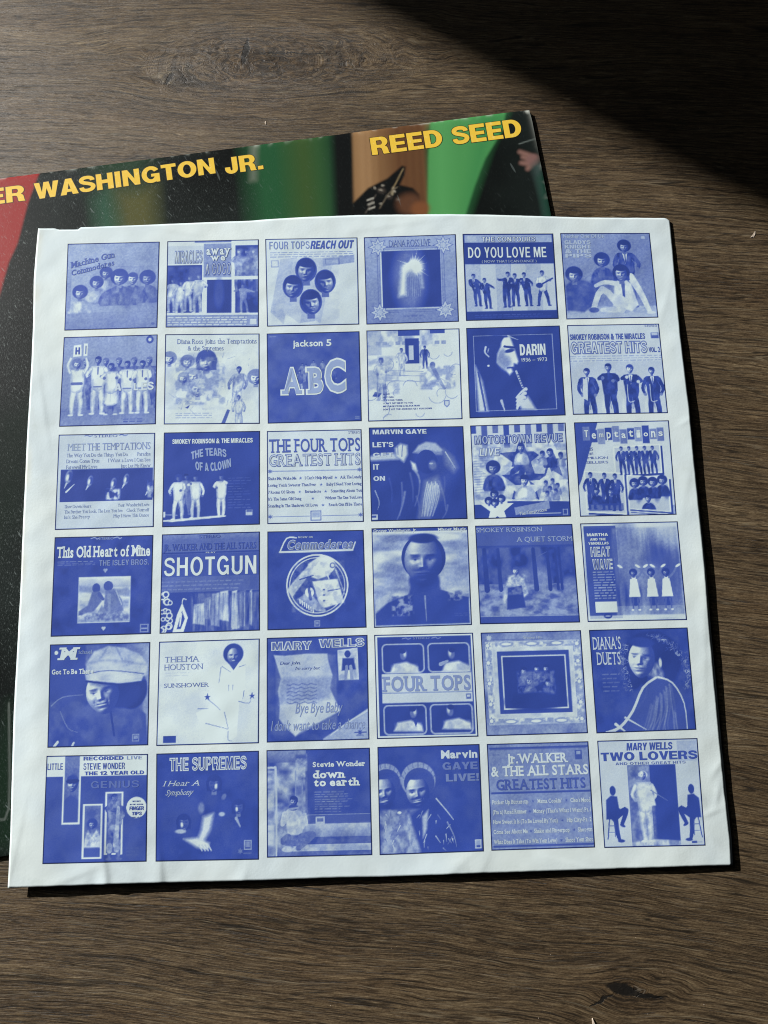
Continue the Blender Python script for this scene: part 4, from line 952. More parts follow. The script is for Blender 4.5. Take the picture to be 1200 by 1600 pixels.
@cover('dark picture of a singer in a pale cap with raised arms')
def _(c):
    c.rect(0, 0, 1, 1, .05); c.ell(.7, .45, .2, .35, .12, 0, .8)
    c.poly([(0, .31), (.26, .28), (.3, .35), (0, .36)], .75, .03); c.poly([(.27, .23), (.33, .18), (.4, .2), (.4, .3), (.36, .38), (.28, .32)], .85, .03); c.line([(.3, .21), (.3, .3)], .008, .3); c.line([(.35, .2), (.34, .32)], .008, .3)
    c.poly([(.46, .28), (.52, .2), (.6, .165), (.7, .18), (.78, .26), (.74, .29), (.58, .28)], .68, .02); c.poly([(.46, .28), (.58, .25), (.78, .28), (.76, .31), (.56, .3)], .45, .02)
    c.ell(.6, .38, .11, .13, .06); c.ell(.66, .42, .04, .05, .35, 0, .8); c.ell(.645, .40, .02, .01, .7)
    c.poly([(.78, .25), (.88, .34), (.92, .45), (.88, .5), (.8, .42)], .4, .06); c.line([(.8, .28), (.9, .46)], .012, .8, .004)
    c.poly([(.43, .37), (.48, .4), (.5, .48), (.45, .46)], .9, .02); c.poly([(.58, .6), (.7, .55), (.74, .7), (.6, .97), (.5, .97)], .5, .08)
    for x, y, x2, y2, w, t in ((.46, .45, .52, .6, .03, .7), (.52, .58, .46, .85, .012, .5), (.42, .5, .44, .8, .02, .3), (.33, .6, .30, .95, .012, .45), (.36, .7, .27, .99, .02, .6), (.48, .75, .5, .98, .016, .35), (.72, .6, .78, .9, .02, .45), (.78, .55, .74, .8, .01, .3), (.80, .85, .74, .99, .014, .4), (.2, .55, .22, .8, .01, .2)):
        c.line([(x, y), ((x + x2) / 2 + .015, (y + y2) / 2), (x2, y2)], w, t, .002, .8, .015)
    for k in range(9): c.line([(.60 + k * .014, .60 + .02 * (k % 3)), (.56 + k * .019, .76), (.53 + k * .014 + .01 * (k % 2), .96)], .012, .95, .002, .75, .006)
    c.line([(.05, .68), (.09, .8), (.07, .88)], .012, .6, .004); c.rect(.0, .93, .07, .985, .8); c.rect(.012, .94, .058, .965, .1)
    c.T('MARVIN GAYE', .04, .025, .61, .075, .9, 'h'); c.T("LET'S", .035, .16, .255, .215, .9, 'h'); c.T('GET', .035, .275, .25, .32, .85, 'h'); c.T('IT', .035, .395, .10, .455, .85, 'h'); c.T('ON', .035, .525, .16, .575, .85, 'h')
@cover('busy picture of overlapping stars and faces before tall buildings')
def _(c):
    c.rect(0, 0, 1, 1, .8)
    for k in range(9): c.rect(k * .115 + .0, 0, k * .115 + .06, .09 + .16 * (k % 2), .1 + .1 * (k % 3))
    c.tex(0, .2, 1, .8, .35, .95, 10, 10, 6, 1.5, .5)
    for k in range(14): c.line([(.02, .36 + k * .028), (.25, .35 + k * .028)], .006, .45)
    for x, y, r, t in ((.52, .38, .24, .06), (.84, .36, .2, .9), (.84, .44, .17, .12), (.25, .52, .2, .9), (.54, .62, .25, .08), (.8, .68, .22, .92), (.55, .72, .2, .9), (.24, .86, .19, .95)): c.star(x, y, r, t)
    c.tex(0, .22, 1, .82, 0, 1, 16, 16, 61, 1.5, .22)
    c.bust(.52, .26, .045, .45, .05, .8, w=1.6); c.bust(.82, .32, .04, .35, .02, .05, w=1.7); c.bust(.74, .33, .03, .35, .02, .5, w=1.4); c.bust(.93, .35, .03, .35, .02, .5, w=1.4); c.bust(.22, .47, .06, .35, .02, .1, 'afro', w=1.7); c.bust(.54, .61, .05, .7, .02, .9, 'hat', w=2.0)
    for x, y in ((.76, .64), (.83, .62), (.88, .67), (.8, .7), (.86, .73), (.77, .75)): c.bust(x, y, .024, .4, .05, .6, w=1.5)
    c.poly([(0, .85), (.35, .84), (.35, .82), (1, .84), (1, 1), (0, 1)], .06); c.poly([(.42, .89), (.78, .83), (.79, .91), (.43, .97)], .5); c.star(.24, .9, .18, .95)
    for x, y in ((.22, .75), (.16, .82), (.22, .84), (.29, .8)): c.head(x, y, .035, .45, .02, 'afro')
    c.frame(.92, .92, .97, .98, .008, .6); c.rect(.5, .955, .9, .965, .7)
    c.T('MOTORTOWN REVUE', .04, .115, .96, .205, .12, 'ho', t2=.72); c.T('LIVE', .08, .25, .29, .335, .45, 'ho', t2=.95, skew=.15); c.T('The Temptations', .47, .94, .76, .975, .9, 'r', rot=8)
@cover('pale picture of three tilted photographs of a group, letters on blocks above')
def _(c):
    c.rect(0, 0, 1, 1, .83); c.poly([(0, 0), (.25, 0), (.04, .62), (0, .7)], .12); c.grad(.5, .9, 1, 1, .8, .6, 0)
    for k in range(11): c.rect(.085 + k * .078, .05 + .025 * ((k * 3) % 4) / 2, .158 + k * .078, .2 + .02 * (k % 3), (.35, .12, .5, .08, .4)[k % 5])
    for (x0, y0, x1, y1, s) in ((.39, .27, .89, .58, -.02), (.07, .52, .49, .96, .03), (.51, .57, .95, .95, .04)):
        c.poly([(x0 + .02, y0 + .02), (x1 + .02, y0 + s + .02), (x1 + .02, y1 + s + .02), (x0 + .02, y1 + .02)], .05); c.poly([(x0, y0), (x1, y0 + s), (x1, y1 + s), (x0, y1)], .92); c.poly([(x0 + .015, y0 + .015), (x1 - .015, y0 + s + .015), (x1 - .015, y1 + s - .015), (x0 + .015, y1 - .015)], .76)
    for k in range(5): c.fig(.475 + k * .082, .265, .31, .06, skin=.35, shirt=.85, feet=(-.04, .1))
    c.fig(.135, .53, .4, .04, skin=.35, shirt=.9); c.fig(.28, .54, .4, .04, skin=.35, shirt=.9); c.fig(.39, .55, .4, .04, skin=.35, shirt=.9); c.bust(.19, .74, .035, .35, .03, .06); c.bust(.34, .75, .035, .35, .03, .06); c.rect(.1, .87, .46, .945, .1, .7)
    for x, y in ((.59, .67), (.68, .65), (.78, .66), (.88, .64)): c.bust(x, y, .042, .4, .02, .04, 'afro', w=1.6, shirt=None)
    c.bust(.72, .83, .036, .42, .02, .04, w=1.9); c.poly([(.51, .92), (.95, .96), (.95, 1), (.51, .96)], .83); c.poly([(.525, .935), (.96, .975), (.96, .99), (.525, .95)], .1)
    for k, chv in enumerate('Temptations'): c.T(chv, .1 + k * .078, .085 + .012 * (k % 3), .145 + k * .078, .165 + .012 * (k % 2), .97, 'b')
    c.T('25', .14, .275, .18, .305, .2, 'b'); c.T('#1', .14, .325, .18, .352, .2, 'b'); c.T('MILLION', .12, .372, .33, .397, .2, 'r'); c.T('SELLERS', .1, .42, .33, .445, .2, 'r')
@cover('dark picture with a small beach photograph of a couple and two hearts')
def _(c):
    c.rect(0, 0, 1, 1, .07); c.tex(0, 0, 1, 1, .04, .12, 8, 8, 3)
    c.rect(.26, .415, .785, .875, .82); c.tex(.265, .42, .78, .87, .5, .85, 7, 12, 5, 1.2); c.grad(.265, .42, .78, .52, .95, .6, 1, .7); c.poly([(.265, .5), (.78, .56), (.78, .62), (.265, .56)], .5, .02)
    c.ell(.44, .53, .04, .05, .12); c.poly([(.4, .57), (.47, .56), (.5, .66), (.42, .76), (.27, .8), (.27, .76), (.36, .7)], .3, .01); c.line([(.47, .6), (.51, .64), (.47, .58)], .03, .2)
    c.ell(.56, .51, .048, .05, .16); c.poly([(.53, .56), (.62, .54), (.7, .65), (.72, .76), (.6, .79), (.52, .76)], .36, .01); c.line([(.57, .6), (.58, .82)], .035, .5, .025); c.poly([(.5, .7), (.46, .78), (.42, .82), (.58, .8)], .45, .01); c.line([(.64, .56), (.7, .7)], .01, .7)
    c.poly([(.265, .82), (.5, .8), (.78, .8), (.78, .87), (.265, .87)], .3, .03, .5); c.tex(.265, .76, .78, .87, .1, .95, 26, 22, 7, 1.8, .4)
    def heart(x, y, r, t): c.ell(x - r * .5, y, r * .58, r * .58, t); c.ell(x + r * .5, y, r * .58, r * .58, t); c.poly([(x - r * 1.02, y + r * .2), (x + r * 1.02, y + r * .2), (x, y + r * 1.6)], t)
    heart(.525, .345, .02, .6); heart(.525, .925, .02, .75); c.frame(.89, .9, .975, .98, .01, .5); c.rect(.9, .935, .965, .95, .5)
    for q in (.37, .6): c.line([(q, .022), (q + .04, .014), (q + .06, .03), (q + .08, .02)], .008, .7)
    c.bars(.04, .245, .42, .30, 3, .75, 6, .28); c.T('STEREO', .45, .012, .6, .036, .65, 's'); c.T('This Old Heart of Mine', .03, .105, .975, .21, .97, 'bs', wt=.03); c.T('THE ISLEY BROS.', .46, .245, .965, .305, .5, 'b')
@cover('picture with one huge white word over hanging clothes')
def _(c):
    c.rect(0, 0, 1, 1, .25); c.grad(0, 0, 1, .08, .42, .25, 1); c.rect(0, .19, 1, .205, .05); c.rect(0, .595, 1, 1, .08)
    c.rect(0, .21, 1, .44, .14); c.rect(.9, .44, .98, .58, .15, .5); c.bars(.01, .47, .86, .585, 3, .6, 8, .28, .1, .6)
    for k in range(12): c.rect(.02, .08 + k * .0093, .98, .083 + k * .0093, .35, .5)
    for k in range(22):
        x, y = .01 + .1 * rng.random(), .61 + .36 * rng.random(); r = .022 + .015 * rng.random(); c.ell(x, y, r, r, .9); c.ell(x, y, r * .6, r * .6, .08)
    c.poly([(.22, .7), (.28, .85), (.24, .99), (.13, .99), (.17, .82)], .92); c.poly([(.22, .78), (.25, .86), (.21, .96), (.17, .96)], .1); c.line([(.22, .7), (.23, .66), (.26, .67)], .01, .85); c.line([(.215, .81), (.2, .93)], .015, .9)
    for k, (x, w, t, b) in enumerate(((.34, .1, .72, .93), (.45, .06, .66, .88), (.52, .07, .62, .95), (.6, .08, .6, .9), (.72, .05, .6, .98), (.8, .06, .6, .97), (.9, .02, .6, .95))):
        c.poly([(x, t), (x + w, t - .01), (x + w * 1.1, b), (x - w * .1, b - .02)], (.75, .3, .6, .82, .88, .3, .75)[k], .01); c.line([(x + w * .4, t + .02), (x + w * .35, b - .02)], .012, .3, .005, .8); c.line([(x + w * .8, t + .02), (x + w * .75, b - .02)], .010, .95, .004, .6)
    c.poly([(.72, .8), (.76, .6), (.8, .97), (.72, .98)], .8, .01); c.tex(.3, .6, 1, .98, .05, .9, 40, 6, 8, 1.3, .3)
    c.T('STEREO', .38, .02, .6, .05, .1, 's'); c.T('JR. WALKER AND THE ALL STARS', .02, .105, .965, .17, .04, 'bs', wt=.025); c.T('PLAY', .45, .192, .55, .205, .9, 'b'); c.T('SHOTGUN', .025, .235, .975, .435, .99, 'b', wt=.03)
@cover('dark picture of a white machine inside a double ring under script lettering')
def _(c):
    c.rect(0, 0, 1, 1, .08); c.tex(0, 0, 1, 1, .06, .12, 8, 8, 3)
    c.ell(.51, .56, .318, .318, .9); c.ell(.51, .56, .302, .302, .08); c.ell(.51, .56, .286, .286, .85); c.ell(.51, .56, .276, .276, .08)
    c.poly([(.42, .34), (.56, .25), (.66, .29), (.7, .36), (.64, .46), (.52, .5), (.4, .46)], .86, .01); c.ell(.58, .37, .12, .09, .92, -15, .1); c.ell(.67, .36, .03, .03, .2); c.ell(.67, .36, .018, .018, .8)
    c.poly([(.2, .6), (.3, .48), (.44, .34), (.48, .38), (.36, .54), (.25, .68)], .8, .01); c.poly([(.46, .52), (.72, .5), (.78, .74), (.54, .8)], .92, .01); c.poly([(.3, .7), (.42, .62), (.56, .78), (.62, .84), (.5, .82)], .6, .01); c.ell(.43, .63, .045, .05, .95)
    for k in range(3): c.rect(.565, .6 + k * .055, .59, .615 + k * .055, .08)
    c.line([(.33, .5), (.47, .46)], .012, .1); c.line([(.6, .4), (.63, .5)], .02, .95, .008); c.line([(.62, .62), (.76, .6)], .01, .2); c.line([(.7, .4), (.79, .66)], .02, .6, .01); c.line([(.42, .56), (.44, .7)], .03, .12); c.tex(.24, .3, .8, .84, .05, 1, 22, 22, 9, 2, .2)
    for k in range(7): c.line([(.33 + k * .022, .70 + k * .016), (.335 + k * .022, .74 + k * .016)], .012, .9)
    c.frame(.475, .915, .53, .975, .008, .6); c.rect(.488, .93, .518, .955, .5); c.rect(.13, .99, .9, .996, .4)
    c.line([(.13, .215), (.2, .075), (.3, .07)], .014, .88); c.line([(.13, .215), (.88, .205)], .022, .85); c.line([(.88, .205), (.91, .125)], .014, .85)
    c.T("MOVIN' ON", .32, .055, .47, .075, .8, 'b'); c.T('Commodores', .2, .10, .875, .185, .9, 'ho', skew=.2, t2=.35)
@cover('picture of a large dark head from below against a cloudy sky')
def _(c):
    c.rect(0, 0, 1, 1, .8); c.rect(0, 0, 1, .05, .06); c.tex(.02, .06, .98, .97, .42, .86, 3, 9, 11, 1.2); c.tex(.6, .4, .98, .7, .3, .8, 4, 8, 4, 1.2, .5)
    c.poly([(.02, .98), (.02, .84), (.14, .76), (.36, .68), (.7, .64), (.88, .7), (.98, .72), (.98, .98)], .08, .01)
    c.poly([(.4, .55), (.68, .55), (.7, .68), (.54, .78), (.36, .7)], .1, .02)
    c.ell(.53, .31, .228, .235, .03); c.ell(.53, .54, .16, .12, .08, 0, .25); c.face(.525, .345, .255, .42, (-.55, -.6), -.1, 0, .1, .76)
    c.ell(.53, .535, .13, .075, .05, 0, .5, .85); c.ell(.53, .115, .15, .05, .03, 0, .3); c.ell(.52, .44, .09, .018, .05, 0, .6, .8)
    c.tex(.18, .68, .42, .9, .05, .75, 20, 20, 5, 2.2, .7); c.tex(.76, .64, .92, .76, .05, .7, 20, 20, 6, 2.2, .6); c.line([(.53, .7), (.54, .95)], .02, .6, .006, .7)
    c.poly([(.02, .72), (.18, .66), (.14, .76), (.02, .86)], .7, .02); c.frame(0, .04, 1, 1, .012, .9); c.bars(.83, .87, .96, .91, 2, .3, 4, .4, 0, .5)
    c.T('Grover Washington, Jr.', .02, .012, .47, .042, .9, 'bs'); c.T('Mister Magic', .69, .012, .98, .042, .9, 'bs')
@cover('dark wood scene with one pale seated figure')
def _(c):
    c.rect(0, 0, 1, 1, .1); c.rect(0, 0, 1, .21, .2); c.tex(0, .22, 1, .62, .03, .24, 9, 7, 13, 1.4); c.grad(0, .6, 1, .93, .25, .5, 1); c.tex(0, .6, 1, .93, .08, .62, 11, 18, 4, 1.5, .7)
    c.ell(.64, .58, .09, .12, .55, 0, 1.0, .7); c.ell(.48, .55, .05, .1, .5, 0, 1, .6); c.ell(.93, .64, .07, .1, .45, 0, 1, .6)
    for x, w in ((.58, .035), (.72, .03), (.8, .02), (.84, .02), (.22, .03), (.08, .04)): c.line([(x, .25), (x + .01, .66)], w, .05, w * 1.4)
    c.rect(0, .93, 1, 1, .12); c.line([(.62, .33), (.72, .28)], .012, .3, .003)
    c.bust(.39, .48, .036, .6, .25, .86, w=1.7); c.poly([(.32, .52), (.4, .5), (.47, .56), (.5, .7), (.44, .76), (.3, .72), (.26, .8), (.24, .76), (.28, .62)], .8, .015); c.poly([(.3, .64), (.44, .62), (.47, .84), (.28, .86)], .06, .01); c.tex(.26, .5, .5, .72, .1, .95, 24, 24, 3, 1.6, .35); c.head(.39, .475, .04, .6, .15)
    c.T('SMOKEY ROBINSON', .01, .025, .685, .07, .66, 's'); c.T('A QUIET STORM', .42, .125, .99, .175, .66, 's')
@cover('picture of three women in white dresses with raised arms among pale streaks')
def _(c):
    c.rect(0, 0, 1, 1, .87); c.tex(.03, .04, .97, .95, .0, .8, 3, 2, 9, .9); c.grad(.03, .03, .36, .97, .06, .08, 0, .85); c.tex(.3, .05, .97, .95, .1, .9, 26, 3, 5, 1.2, .3)
    c.ell(.45, .3, .12, .4, .25, 0, 1, .5); c.ell(.8, .55, .2, .35, .12, 0, 1, .8); c.ell(.95, .1, .2, .16, .8, 0, 1, .7); c.ell(.6, .55, .18, .12, .6, 0, 1, .5)
    c.rect(.3, .85, .97, .95, .75, .35); c.rect(.03, .94, .97, .97, .85, .8)
    for x in (.5, .68, .83):
        c.ell(x, .8, .04, .05, .08); c.poly([(x - .035, .56), (x + .03, .56), (x + .055, .76), (x - .06, .76)], .97); c.head(x, .52, .032, .25, .05, 'afro')
        for q in (-1, 1): c.line([(x + q * .03, .57), (x + q * .08, .52), (x + q * .115, .46)], .024, .35, .018); c.ell(x + q * .13, .45, .03, .012, .9, q * -30); c.line([(x + q * .022, .78), (x + q * .03, .88)], .02, .2, .012); c.ell(x + q * .035, .89, .014, .01, .9)
    c.bars(.09, .49, .31, .78, 11, .85, 7, .35); c.rect(.09, .8, .31, .91, .96); c.ell(.21, .945, .042, .026, .05); c.ell(.21, .945, .03, .006, .7)
    for w, y0, y1, x0, x1 in (('MARTHA', .105, .135, .06, .275), ('AND THE', .155, .18, .09, .25), ('VANDELLAS', .195, .222, .07, .275)): c.T(w, x0, y0, x1, y1, .95, 'h')
    c.T('HEAT', .085, .245, .285, .345, .9, 'bo', t2=.15); c.T('WAVE', .095, .37, .3, .475, .9, 'bo', t2=.15)
@cover('picture of a smiling youth in a big pale cap')
def _(c):
    c.grad(0, 0, 1, 1, .1, .16, 1); c.grad(.7, 0, 1, .6, .1, .5, 0); c.ell(.98, .7, .08, .3, .55, 0, .6)
    c.poly([(0, 1), (0, .6), (.12, .52), (.36, .5), (.6, .6), (.86, .6), (.97, .7), (1, 1)], .15, .015); c.tex(0, .55, .95, 1, .08, .26, 10, 8, 5, 1.2, .7)
    c.line([(.03, .6), (.14, .52), (.34, .5)], .012, .45, .005); c.line([(.12, .66), (.2, .82), (.3, .86)], .010, .4, .004); c.line([(.62, .66), (.66, .9)], .02, .06)
    c.ell(.82, .45, .16, .2, .03, 0, .1); c.ell(.72, .5, .2, .14, .05, 0, .2)
    c.face(.535, .49, .205, .55, (-.75, -.2), -.5, -10, .9, .8); c.poly([(.37, .3), (.8, .3), (.76, .43), (.42, .405)], .05, .05, .8)
    c.poly([(.36, .3), (.37, .19), (.44, .08), (.58, .03), (.75, .05), (.9, .12), (.98, .22), (.97, .33), (.8, .34), (.55, .31)], .74, .015); c.poly([(.355, .29), (.6, .26), (.95, .3), (.92, .38), (.7, .4), (.37, .36)], .8, .012); c.line([(.37, .3), (.6, .27), (.94, .31)], .012, .25); c.line([(.37, .2), (.58, .17), (.96, .22)], .03, .42, .015, .7, .02)
    c.line([(.58, .04), (.5, .16)], .01, .45, soft=.02); c.line([(.66, .04), (.72, .16)], .01, .4, soft=.02); c.tex(.35, .03, .98, .38, .4, .95, 8, 10, 31, 1.2, .3); c.line([(.37, .37), (.7, .41), (.92, .39)], .018, .04)
    c.frame(.84, .89, .91, .96, .008, .5); c.rect(.855, .905, .895, .935, .5); c.line([(.06, 1), (.1, .95)], .025, .85); c.line([(.24, 1), (.26, .96)], .02, .8)
    c.ell(.065, .085, .018, .02, .95); c.T('M', .1, .04, .26, .15, .95, 'hs', skew=.2); c.T('ichael', .29, .065, .42, .10, .6, 's'); c.T('Got To Be There', .025, .25, .44, .295, .95, 'bs', wt=.03)
@cover('white picture of a kneeling woman in a white coat')
def _(c):
    c.rect(0, 0, 1, 1, .87); c.tex(0, 0, 1, 1, .82, .92, 4, 4, 3)
    c.ell(.74, .14, .1, .1, .05, 0, .08); c.face(.74, .165, .082, .42, (-.5, -.5), .1, 0, .9); c.poly([(.68, .22), (.8, .22), (.745, .3)], .12)
    c.poly([(.62, .26), (.7, .24), (.74, .31), (.8, .24), (.86, .27), (.86, .52), (.8, .62), (.78, .93), (.72, .97), (.68, .85), (.42, .78), (.38, .7), (.56, .62), (.6, .5)], .94, .01)
    for pts in (((.62, .27), (.6, .42)), ((.63, .26), (.72, .32)), ((.8, .27), (.86, .25)), ((.48, .56), (.58, .64), (.62, .68)), ((.4, .66), (.5, .66)), ((.48, .8), (.7, .86)), ((.66, .7), (.7, .86)), ((.8, .6), (.9, .62), (.92, .57)), ((.7, .44), (.7, .5)), ((.74, .44), (.74, .49)), ((.7, .88), (.7, .96), (.74, .97)), ((.85, .5), (.84, .58))): c.line(pts, .008, .4, .004)
    for x in (.49, .93): c.star(x, .55, .035, .1, 5, .4)
    c.rect(.065, .91, .19, .975, .08); c.bars(.07, .3, .32, .345, 2, .6, 3, .2, .2)
    c.T('THELMA', .06, .15, .40, .205, .42, 's', wt=-.004); c.T('HOUSTON', .06, .225, .44, .28, .42, 's', wt=-.004); c.T('SUNSHOWER', .06, .41, .50, .45, .3, 's', wt=-.002)
@cover('dark picture of a crumpled handwritten letter and a small photograph')
def _(c):
    c.rect(0, 0, 1, 1, .12); c.tex(0, 0, 1, 1, .06, .2, 9, 9, 5); c.poly([(1, .7), (.55, .98), (.55, 1), (1, 1)], .62, .01); c.line([(1, .72), (.8, .83), (.62, .95)], .02, .85, .008, .7)
    c.poly([(.07, .17), (.18, .18), (.4, .165), (.6, .17), (.61, .25), (.65, .38), (.62, .5), (.72, .72), (.5, .83), (.36, .88), (.28, .95), (.18, .86), (.12, .78), (.13, .65), (.11, .52), (.14, .4)], .74, .01); c.poly([(.13, .4), (.64, .39), (.62, .6), (.12, .64)], .42, .04, .7); c.poly([(.12, .65), (.65, .62), (.72, .72), (.28, .95)], .86, .02, .6); c.tex(.08, .17, .7, .9, .4, .95, 9, 9, 7, 1.1, .2)
    for k in range(6):
        y = .46 + k * .035; c.line([(.2 + .005 * q + .012 * q * 2, y + .008 * math.sin(q * 2.1 + k)) for q in range(11)], .010, .25, al=.7)
    c.poly([(.7, .14), (.9, .12), (.91, .43), (.71, .43)], .78); c.tex(.7, .13, .9, .43, .4, .95, 14, 14, 5, 1.4, .5); c.ell(.8, .18, .03, .035, .05); c.poly([(.75, .22), (.86, .22), (.88, .33), (.74, .34)], .06, .01); c.line([(.79, .3), (.78, .42)], .03, .5); c.line([(.83, .3), (.84, .42)], .03, .55)
    c.star(.91, .93, .035, .1, 8, .4); c.line([(.86, .93), (.97, .93)], .012, .15); c.bars(.87, .95, .96, .97, 1, .2, 2)
    c.T('Dear John,', .13, .235, .33, .265, .2, 'r', skew=.3); c.T("I'm sorry but", .28, .29, .52, .32, .3, 'r', skew=.3); c.T('MARY', .05, .045, .44, .125, .9, 'ho', t2=.25); c.T('WELLS', .52, .03, .965, .11, .9, 'ho', t2=.25, rot=0)
    c.T('Bye Bye Baby', .28, .635, .735, .735, .5, 't', skew=.15, wt=.004); c.T("I don't want to take a chance", .04, .80, .955, .895, .52, 't', skew=.15, wt=.004)
@cover('picture of four rounded panels with seated men around a pale title band')
def _(c):
    c.rect(0, 0, 1, 1, .9); c.rect(.03, .025, .975, .975, .06)
    def panel(x0, y0, x1, y1):
        r = .05
        for g, t in ((0, .62), (.016, .05)):
            c.rect(x0 + g, y0 + r, x1 - g, y1 - r, t); c.rect(x0 + r, y0 + g, x1 - r, y1 - g, t)
            for ax in (x0 + r, x1 - r):
                for ay in (y0 + r, y1 - r): c.ell(ax, ay, r - g, r - g, t)
    for p in ((.07, .09, .5, .38), (.53, .09, .96, .38), (.07, .68, .5, .97), (.53, .68, .96, .97)): panel(*p)
    for (x, y, sx, q) in ((.29, .2, .3, 1), (.77, .2, .82, -1), (.37, .76, .32, 1), (.73, .75, .8, -1)):
        c.poly([(sx - .15, y + .17), (sx - .11, y + .09), (sx + .02, y + .07), (sx + .13, y + .12), (sx + .14, y + .18)], .85, .02); c.tex(sx - .15, y + .08, sx + .14, y + .18, .3, 1, 18, 14, int(x * 100), 1.3, .3); c.ell(x, y, .035, .05, .3, 10 * q, .3); c.ell(x + .012 * q, y - .01, .014, .03, .8, 0, .7); c.ell(x - .01 * q, y - .035, .035, .025, .03)
    c.line([(.66, .3), (.73, .27)], .04, .6, .02); c.poly([(.36, .82), (.41, .82), (.39, .9)], .08)
    c.rect(.065, .385, .965, .665, .8); c.rect(.065, .565, .965, .572, .35); c.rect(.9, .59, .95, .64, .3); c.rect(.91, .6, .94, .62, .75)
    for q in (.28, .58): c.line([(q, .045), (q + .04, .037), (q + .06, .05), (q + .09, .04)], .008, .5)
    c.T('STEREO', .39, .03, .56, .052, .5, 's'); c.T('FOUR TOPS', .08, .415, .955, .55, .5, 'hs', wt=.03)
@cover('picture of an ornate pale frame around a dark group portrait')
def _(c):
    c.rect(0, 0, 1, 1, .46); c.tex(0, 0, 1, 1, .3, .6, 5, 5, 3, 1); c.rect(.035, .09, .975, .9, .74); c.tex(.035, .09, .975, .9, .4, 1.0, 26, 26, 9, 1.8, .55); c.rect(.1, .15, .91, .84, .82); c.tex(.1, .15, .91, .84, .7, .9, 9, 9, 4)
    for x in (.06, .95):
        for y in (.13, .3, .5, .7, .86): c.star(x, y, .04, .45, 7, .5); c.ell(x, y, .018, .018, .9)
    for x in (.25, .5, .75):
        for y in (.12, .87): c.ell(x, y, .07, .025, .5, 0, .3); c.ell(x, y, .05, .014, .9)
    c.rect(.15, .19, .865, .795, .1); c.frame(.19, .235, .83, .755, .012, .85); c.rect(.205, .25, .815, .74, .04)
    for x, y, r in ((.41, .39, .035), (.54, .37, .035), (.63, .37, .035)): c.bust(x, y, r, .4, .02, .3, w=1.4)
    c.bust(.46, .49, .042, .6, .02, .55, w=1.6); c.bust(.64, .51, .036, .5, .02, .4, w=1.4); c.rect(.3, .62, .8, .73, .04); c.tex(.33, .38, .72, .63, .02, .6, 24, 24, 3, 1.8, .45); c.ell(.5, .68, .3, .09, .04, 0, .4)
    c.star(.08, .055, .035, .75, 8, .5); c.rect(.1, .07, .62, .078, .3); c.T('Greatest Hits', .42, .045, .605, .072, .8, 's')
@cover('dark picture of a curly haired woman looking over her draped shoulder')
def _(c):
    c.rect(0, 0, 1, 1, .1); c.tex(0, 0, 1, 1, .06, .15, 8, 8, 3)
    c.ell(.62, .3, .30, .28, .03, 20, .2); c.ell(.42, .36, .10, .24, .03, 0, .2)
    for k in range(150):
        t = rng.random(); side = rng.random() < .6
        x, y = (.62 + .36 * math.sin(t * 1.9), .06 + .3 * t + .22 * t * t) if side else (.36 - .03 * math.sin(t * 3), .12 + .46 * t)
        x += rng.normal() * .018; y += rng.normal() * .018; a = rng.random() * 6.3; c.line([(x, y), (x + .025 * math.cos(a), y + .025 * math.sin(a)), (x + .03 * math.cos(a + 1.1), y + .03 * math.sin(a + 1.1))], .006, .25 + .6 * rng.random() ** 2, .002)
    c.poly([(.54, .4), (.66, .34), (.72, .5), (.6, .56)], .42, .03, sh=.06); c.face(.51, .3, .185, .66, (-.65, -.25), -.45, 8, .15, .72); c.ell(.52, .135, .13, .05, .08, 6, .3); c.ell(.695, .34, .016, .045, .85, 0, .4)
    c.poly([(.1, 1), (.24, .95), (.36, .82), (.5, .58), (.62, .49), (.76, .52), (.86, .65), (.9, .82), (.92, 1)], .14, .012)
    for k in range(17):
        u = ((k * .618) % 1); q = .02 * math.sin(k * 2.3); s0 = .5 + .3 * ((k * .37) % 1)
        c.line([(.56 + .26 * u, s0 + .05 * u * u), (.5 + .34 * u + q, s0 + .2), (.34 + .56 * u - q, s0 + .36), (.3 + .6 * u, min(1, s0 + .5))], .008 + .012 * ((k * .29) % 1), .22 + .45 * ((k * .71) % 1), .003, .7, .012)
    c.line([(.64, .485), (.5, .58), (.38, .8), (.24, .95), (.1, 1)], .022, .9, .03, .9); c.line([(.66, .48), (.8, .54), (.9, .74), (.91, 1)], .02, .9, .008, .9); c.line([(.3, .86), (.5, .98)], .02, .8, .006); c.line([(.2, .92), (.3, 1)], .03, .85, .01)
    c.bars(.1, .42, .3, .62, 5, .5, 5, .26, .2, .6); c.T("DIANA'S", .03, .075, .315, .195, .86, 's', wt=.006); c.T('DUETS', .06, .225, .30, .345, .86, 's', wt=.006)
